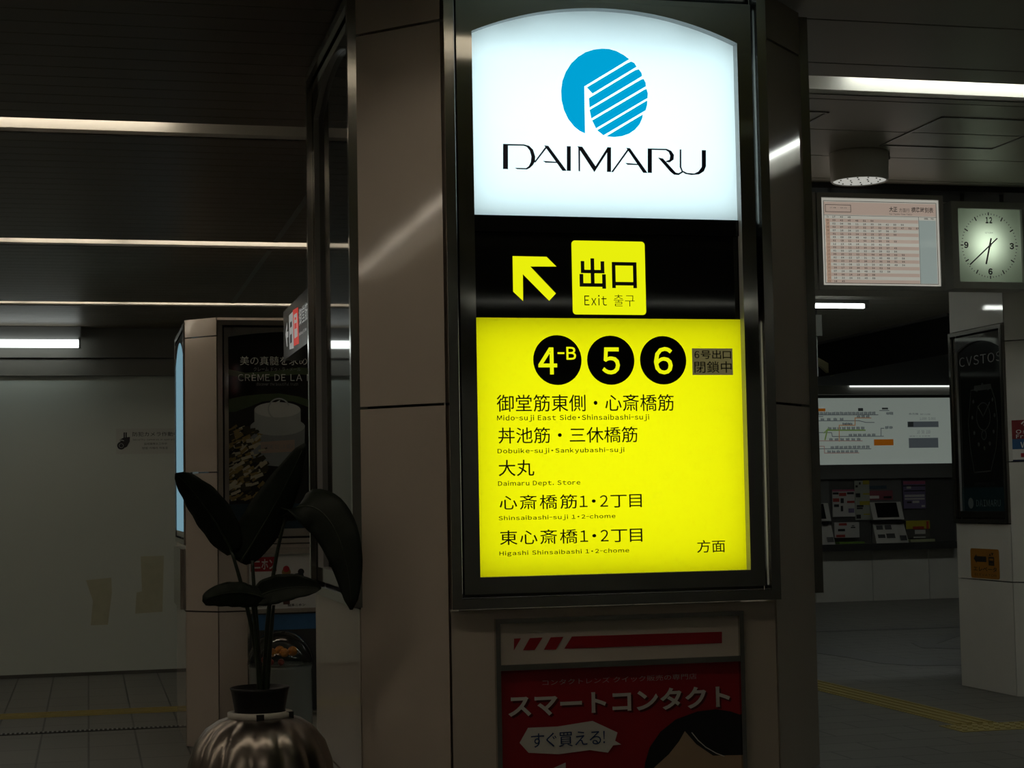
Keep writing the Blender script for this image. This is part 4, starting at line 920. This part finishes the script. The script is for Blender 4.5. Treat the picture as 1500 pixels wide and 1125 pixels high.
# ------------------------------------------------------------------ things hung left of the ticket hall
mo = thing('hanging_monitor', (5.75, 13.85, 2.5), 'edge of a hanging monitor showing right beside the near pillar', 'monitor')
FM = FY(13.8)
m = MB(); m.slab(FM, 5.45, 2.50, 6.018, 2.825, -0.10, -0.004); m.build('monitor_body', BLACK, mo)
m = MB(); m.ring(FM, 5.44, 2.495, 6.022, 2.83, 0.03, -0.004, 0.006); m.build('bezel', mat('pale_bezel', (0.5, 0.55, 0.53), rough=0.4, noise=0.04), mo)
m = MB(); m.box(5.55, 6.072, 13.8, 14.0, 2.84, 3.02); m.build('mount_box', mat('grey_mount', (0.22, 0.23, 0.21), rough=0.5, noise=0.05), mo)
m = MB(); m.box(5.6, 6.05, 13.85, 13.95, 3.02, 3.1); m.build('mount_stem', BLACK, mo)
FD = FY(17.0)
cvp = [(7.3459,2.9565),(7.4592,2.8994),(7.5575,2.8458),(7.6707,2.7704),(7.5768,2.7274),(7.5166,2.7704),(7.4418,2.8349),(7.3435,2.8778)]
m = MB(); m.poly(FD, cvp, 0.02, 0, 0.06)
tag(m.build('curved_trim', mat('pale_yellow_trim', (0.75, 0.72, 0.42), rough=0.5, noise=0.05)), 'curved pale yellow strip under the black bulkhead beside the monitor', 'trim piece')

# ------------------------------------------------------------------ route map
rm = thing('route_map', (10.9, 22.7, 1.87), 'wide pale lit railway route map above the ticket machines', 'route map')
MP = (9.2, 1.895, 11.905, 2.83)
m = MB(); m.ring(FW, MP[0] - 0.03, MP[1] - 0.03, MP[2] + 0.03, MP[3] + 0.03, 0.03, -0.035, 0.03); m.build('map_frame', GREYMETAL, rm)
m = MB(); m.slab(FW, *MP, -0.02, 0.0); ms = m.build('map_sheet', mat('lit_map_white', (0.5, 0.55, 0.5), rough=0.35, emit=(0.64, 0.74, 0.66), es=0.20), rm)
def mapm(n_, col): return mat(n_, tuple(x * 0.6 for x in col), rough=0.4, emit=col, es=0.14)
MG, MGr, MO, MOl, MRd, MTl = mapm('map_dark_line', (0.05, 0.06, 0.06)), mapm('map_green_line', (0.35, 0.55, 0.15)), mapm('map_orange_block', (0.75, 0.22, 0.01)), mapm('map_orange_line', (0.75, 0.38, 0.15)), mapm('map_pink_line', (0.60, 0.35, 0.30)), mapm('map_grey_block', (0.20, 0.24, 0.26))
MX = (1190, 575, 12.5)
m = MB()
for P in ([[(9.8195,2.5977),(10.7921,2.5935)],[(9.827,2.5748),(9.9578,2.574)],[(9.8252,2.5154),(10.499,2.5133),(10.6058,2.4872),(10.7302,2.4864)],[(9.8231,2.4492),(9.8558,2.449),(9.8464,2.1487),(9.8702,2.1256),(10.668,2.1173)],[(9.8527,2.3501),(10.0818,2.3482),(10.0924,2.2947),(10.865,2.2918)],[(10.8276,2.2922),(10.8314,2.4035),(10.8772,2.4031)],[(10.8191,2.6534),(10.9608,2.6526)]]): m.line(FW, P, 0.010, 0.003)
rr = random.Random(11)
for (xa, xb, y, n_) in [(9.8448,10.7512,2.6179,15),(9.9075,10.2932,2.5334,4),(10.2417,10.39,2.4648,3),(10.0182,10.5865,2.4075,8),(10.3273,10.7491,2.31,6),(10.0296,10.5316,2.2511,6),(10.0508,10.6522,2.1435,9),(9.9997,10.4764,2.0821,7),(10.4596,10.6666,2.5703,3),(10.8859,11.011,2.4141,2),(10.9094,11.0179,2.6141,2)]:
    for j in range(n_):
        u = xa + (xb - xa) * (j + 0.2) / n_
        for q in range(3): m.slab(FW, u + q * 0.018, y - 0.018 + rr.uniform(-.004, .004), u + q * 0.018 + 0.012, y + 0.018 + rr.uniform(-.004, .004), 0, 0.0025)
m.build('map_lines', MTl, ms)
m = MB(); m.line(FW, [(9.9805,2.2538),(10.0173,2.383),(10.5856,2.3785)], 0.02, 0.004); m.line(FW, [(9.967,2.3453),(10.0344,2.4058)], 0.014, 0.004); m.build('map_green_route', MGr, ms)
m = MB(); m.line(FW, [(10.1929,2.229),(10.2,2.4503),(10.439,2.4486),(10.4424,2.5519),(10.6826,2.5504)], 0.012, 0.004); m.build('map_orange_route', MOl, ms)
m = MB(); m.line(FW, [(9.8573,2.236),(10.5393,2.2296)], 0.010, 0.004); m.line(FW, [(9.8549,2.16),(9.9652,2.1589),(9.9663,2.0638),(10.4841,2.0619)], 0.010, 0.004); m.build('map_pink_route', MRd, ms)
for b_ in ((9.8292,2.6471,9.9982,2.6867), (10.7193,2.1628,11.0136,2.2483)): 
    m = MB(); m.slab(FW, *b_, 0, 0.004); m.build('orange_block', MO, ms)

for b_ in ((10.4935,2.6474,10.5669,2.6892), (10.8571,2.6686,10.9471,2.6927), (11.2452,2.4219,11.3281,2.4908)): 
    m = MB(); m.slab(FW, *b_, 0, 0.005); m.build('black_block', MG, ms)

m = MB()
for b_ in ((11.2401,2.4145,11.7163,2.4956), (11.2507,2.1234,11.7029,2.2626)): m.slab(FW, *b_, 0, 0.004)
m.text(FW, '券売機', (11.2624,2.5889,11.4084,2.6177), 0.003); m.text(FW, '使用できる硬貨', (11.4396,2.5878,11.594,2.6077), 0.003); m.text(FW, '1,000  5,000', (11.4289,2.5138,11.673,2.5523), 0.003); m.text(FW, '使用できる紙幣', (11.2595,2.2813,11.5826,2.2963), 0.003)
m.text(FW, '10  50  100', (11.3818,2.3247,11.5853,2.3704), 0.003)
m.build('legend', MTl, ms)
ml = thing('map_lamp', (10.5, 22.6, 3.0), 'long thin strip lamp over the route map', 'lamp')
m = MB(); m.box(9.0, 12.0, 22.50, 22.675, 2.87, 3.06); m.build('lamp_housing', mat('lamp_housing_grey', (0.32, 0.32, 0.29), rough=0.3, noise=0.04), ml)
m = MB(); m.tube([(10.28, 22.48, 2.985), (11.93, 22.48, 2.985)], 0.016, 8); m.build('fluorescent_tube', mat_glow('tube_glow_map', (0.95, 1.0, 0.95), 1.0), ml)

# ------------------------------------------------------------------ ticket machines
m = MB(); m.box(7.2, 11.9, 22.52, 22.74, 0.705, 0.80)
tag(m.build('counter_ledge', mat('dark_ledge', (0.07, 0.07, 0.068), rough=0.3, metal=0.3, noise=0.05)), 'long dark metal ledge below the ticket machines', 'ledge')
FK = FY(22.72)
PLA = mat('machine_white_plastic', (0.42, 0.41, 0.38), rough=0.4, noise=0.04); SCR = mat('dark_screen', (0.006, 0.006, 0.007), rough=0.06, noise=0.1); MGY = mat('machine_grey', (0.18, 0.18, 0.175), rough=0.35, metal=0.3, noise=0.04); PINKM = mat('machine_pink', (0.30, 0.08, 0.10), rough=0.4, noise=0.05)
def machine(u, label, extra=True):
    t = thing('ticket_machine', (u + 0.42, 22.74, 0.80), label, 'ticket machine', 'ticket machines in the wall bay')
    m = MB(); m.slab(FK, u, 0.802, u + 0.50, 1.69, -0.024, -0.021); m.build('machine_front', MGY, t)
    # tilted screen in a white surround
    m = MB(); F = FK
    def q(x0, z0, x1, z1, d0, d1): return [F.p(x0, z0, d0), F.p(x1, z0, d0), F.p(x1, z1, d1), F.p(x0, z1, d1)]
    m.face(q(u + 0.0, 1.125, u + 0.47, 1.37, 0.10, 0.0)); m.face([F.p(u, 1.125, 0.10), F.p(u, 1.37, 0.0), F.p(u, 1.125, -0.02)]); m.face([F.p(u + 0.47, 1.125, 0.10), F.p(u + 0.47, 1.125, -0.02), F.p(u + 0.47, 1.37, 0.0)]); m.face(q(u, 1.10, u + 0.47, 1.125, -0.02, 0.10))
    m.build('screen_surround', PLA, t)
    m = MB(); m.face(q(u + 0.07, 1.155, u + 0.40, 1.36, 0.092, 0.008)); m.build('screen', SCR, t)
    m = MB(); m.slab(F, u + 0.01, 1.085, u + 0.48, 1.105, -0.02, 0.09); m.build('screen_lip', BLACK, t)
    m = MB(); m.face(q(u + 0.02, 0.80, u + 0.38, 1.075, 0.14, 0.03)); m.face(q(u + 0.36, 0.80, u + 0.50, 1.06, 0.15, 0.02)); m.face([F.p(u + 0.02, .8, .14), F.p(u + 0.02, 1.075, .03), F.p(u + 0.02, .8, -.02)]); m.face([F.p(u + 0.50, .8, .15), F.p(u + 0.50, .8, -.02), F.p(u + 0.50, 1.06, .02)])
    m.build('coin_panel', PLA, t)
    for x0, z0, x1, z1 in ((0.06, 0.985, 0.16, 1.045), (0.19, 0.985, 0.29, 1.05), (0.06, 0.87, 0.17, 0.92), (0.19, 0.865, 0.32, 0.93), (0.385, 0.83, 0.485, 0.90)):
        d0 = 0.144 - (z0 - .8) * 0.4 + (0.012 if x0 > .36 else 0); d1 = 0.144 - (z1 - .8) * 0.4 + (0.012 if x0 > .36 else 0)
        m = MB(); m.face(q(u + x0, z0, u + x1, z1, d0, d1)); m.build('slot', BLACK, t)
    m = MB(); m.slab(F, u, 1.40, u + 0.36, 1.53, -0.02, -0.012, 0); m.slab(F, u, 1.42, u + 0.15, 1.46, -0.012, -0.01, 1); m.slab(F, u + 0.22, 1.42, u + 0.34, 1.45, -0.012, -0.01, 2); m.build('red_header', [PINKM, WHITE, BLACK], t)
    m = MB(); m.slab(F, u, 1.555, u + 0.27, 1.60, -0.02, -0.012); m.build('blue_header', mat('machine_blue', (0.06, 0.10, 0.13), rough=0.4, noise=0.05), t)
    return t
U1 = 10.6351
machine(U1, 'ticket machine with tilted black screen in the middle of the wall bay')
machine(U1 - 1.10, 'ticket machine at the left of the bay, half hidden by the near pillar')
def sheet(name, b_, mt_, label, cat, marks=(), d=0.0, grp=None):
    t = thing(name, tuple(FK.p((b_[0] + b_[2]) / 2, b_[1], d)), label, cat, grp)
    m = MB(); b_ = (b_[0], max(b_[1], 0.803), b_[2], b_[3]); m.slab(FK, *b_, -0.02, d); m.build('sheet', mt_, t)
    for k, (nm, mt2, rects) in enumerate(marks):
        m = MB()
        for x0, y0, x1, y1 in rects: m.slab(FK, b_[0] + (b_[2] - b_[0]) * x0, b_[1] + (b_[3] - b_[1]) * y0, b_[0] + (b_[2] - b_[0]) * x1, b_[1] + (b_[3] - b_[1]) * y1, d, d + 0.001 * (k + 1))
        m.build(nm, mt2, t)
    return t
W2 = mat('notice_white', (0.50, 0.49, 0.47), rough=0.4, noise=0.05); PK = mat('notice_pink', (0.42, 0.10, 0.18), rough=0.4, noise=0.05); PU = mat('notice_purple', (0.16, 0.13, 0.24), rough=0.4, noise=0.05)
YE = mat('notice_yellow', (0.42, 0.36, 0.03), rough=0.4, noise=0.1); GN = mat('notice_green', (0.17, 0.30, 0.05), rough=0.4, noise=0.05); RD = mat('notice_red', (0.36, 0.04, 0.03), rough=0.4, noise=0.05); PG = mat('notice_pale_green', (0.38, 0.40, 0.24), rough=0.4, noise=0.08)
bx = lambda *a: a
sheet('machine_poster', (10.0756,1.1762,10.4122,1.5535), W2, 'white poster with pink top and dark pictures left of the middle ticket machine', 'poster', (('pink_title', PK, ((0, .93, 1, 1),)), ('red_blocks', RD, ((.3, .76, .62, .88), (.02, .55, .3, .68), (.65, .5, .98, .58))), ('dark_blocks', INK, ((.02, .82, .28, .9), (.66, .82, .96, .9), (.36, .5, .5, .68), (.36, .2, .46, .4), (.06, .36, .28, .46))), ('purple_block', PU, ((.7, .14, .95, .3),))))
sheet('machine_notice', (10.0663,0.886,10.4382,1.0963), W2, 'white landscape notice with red marks low between the ticket machines', 'notice', (('red_marks', RD, ((.18, .80, .5, .96), (.06, .03, .42, .2))), ('dark_marks', INK, ((.14, .42, .42, .58), (.66, .62, .84, .7), (.7, .74, .8, .8)))), 0.06)
sheet('leaflet_tray', (10.1059,0.7517,10.4861,0.8272), GN, 'green leaflet tray on the ledge below the white notice', 'leaflet tray', (), 0.12)
sheet('sticker_column', (10.4169,1.1229,10.6379,1.6744), mat('sticker_grey', (0.34, 0.36, 0.31), rough=0.4, noise=0.04), 'narrow pale sticker column with yellow tabs between the two ticket machines', 'sticker', (('yellow_tabs', YE, ((.55, .9, 1, 1), (.3, .38, 1, .48), (.55, .64, 1, .68), (.55, .13, 1, .16))), ('dark_marks', INK, ((.05, .58, .35, .68), (.05, .04, .35, .14), (.3, .9, .4, .96), (.05, .83, .2, .88), (.1, .33, .55, .38), (.1, .28, .5, .32)))))
sheet('machine_poster', (11.1535,1.2698,11.4922,1.659), PU, 'purple information poster right of the middle ticket machine', 'poster', (('pink_title', PK, ((0, .88, 1, .99),)), ('white_lines', W2, ((.15, .72, .35, .82), (.05, .42, .95, .5), (.05, .32, .95, .38), (.4, .2, .7, .28), (.8, .05, .95, .12))), ('dark_lines', INK, ((0, .80, 1, .84), (.03, .62, .97, .66), (.15, .2, .35, .26)))))
sheet('machine_notice', (11.1471,0.859,11.5139,1.1011), mat('notice_dark', (0.09, 0.085, 0.075), rough=0.4, noise=0.2), 'yellow and dark notice low right of the middle ticket machine', 'notice', (('yellow_field', YE, ((0, .52, 1, 1),)), ('red_word', RD, ((.28, .5, .75, .66), (.85, .5, .95, .95))), ('white_card', W2, ((.36, .22, .8, .46), (.3, 0, .8, .07)))), 0.06)
sheet('leaflet_tray', (11.1798,0.744,11.5529,0.8412), PG, 'pale green leaflet tray on the ledge below the yellow notice', 'leaflet tray', (), 0.12)
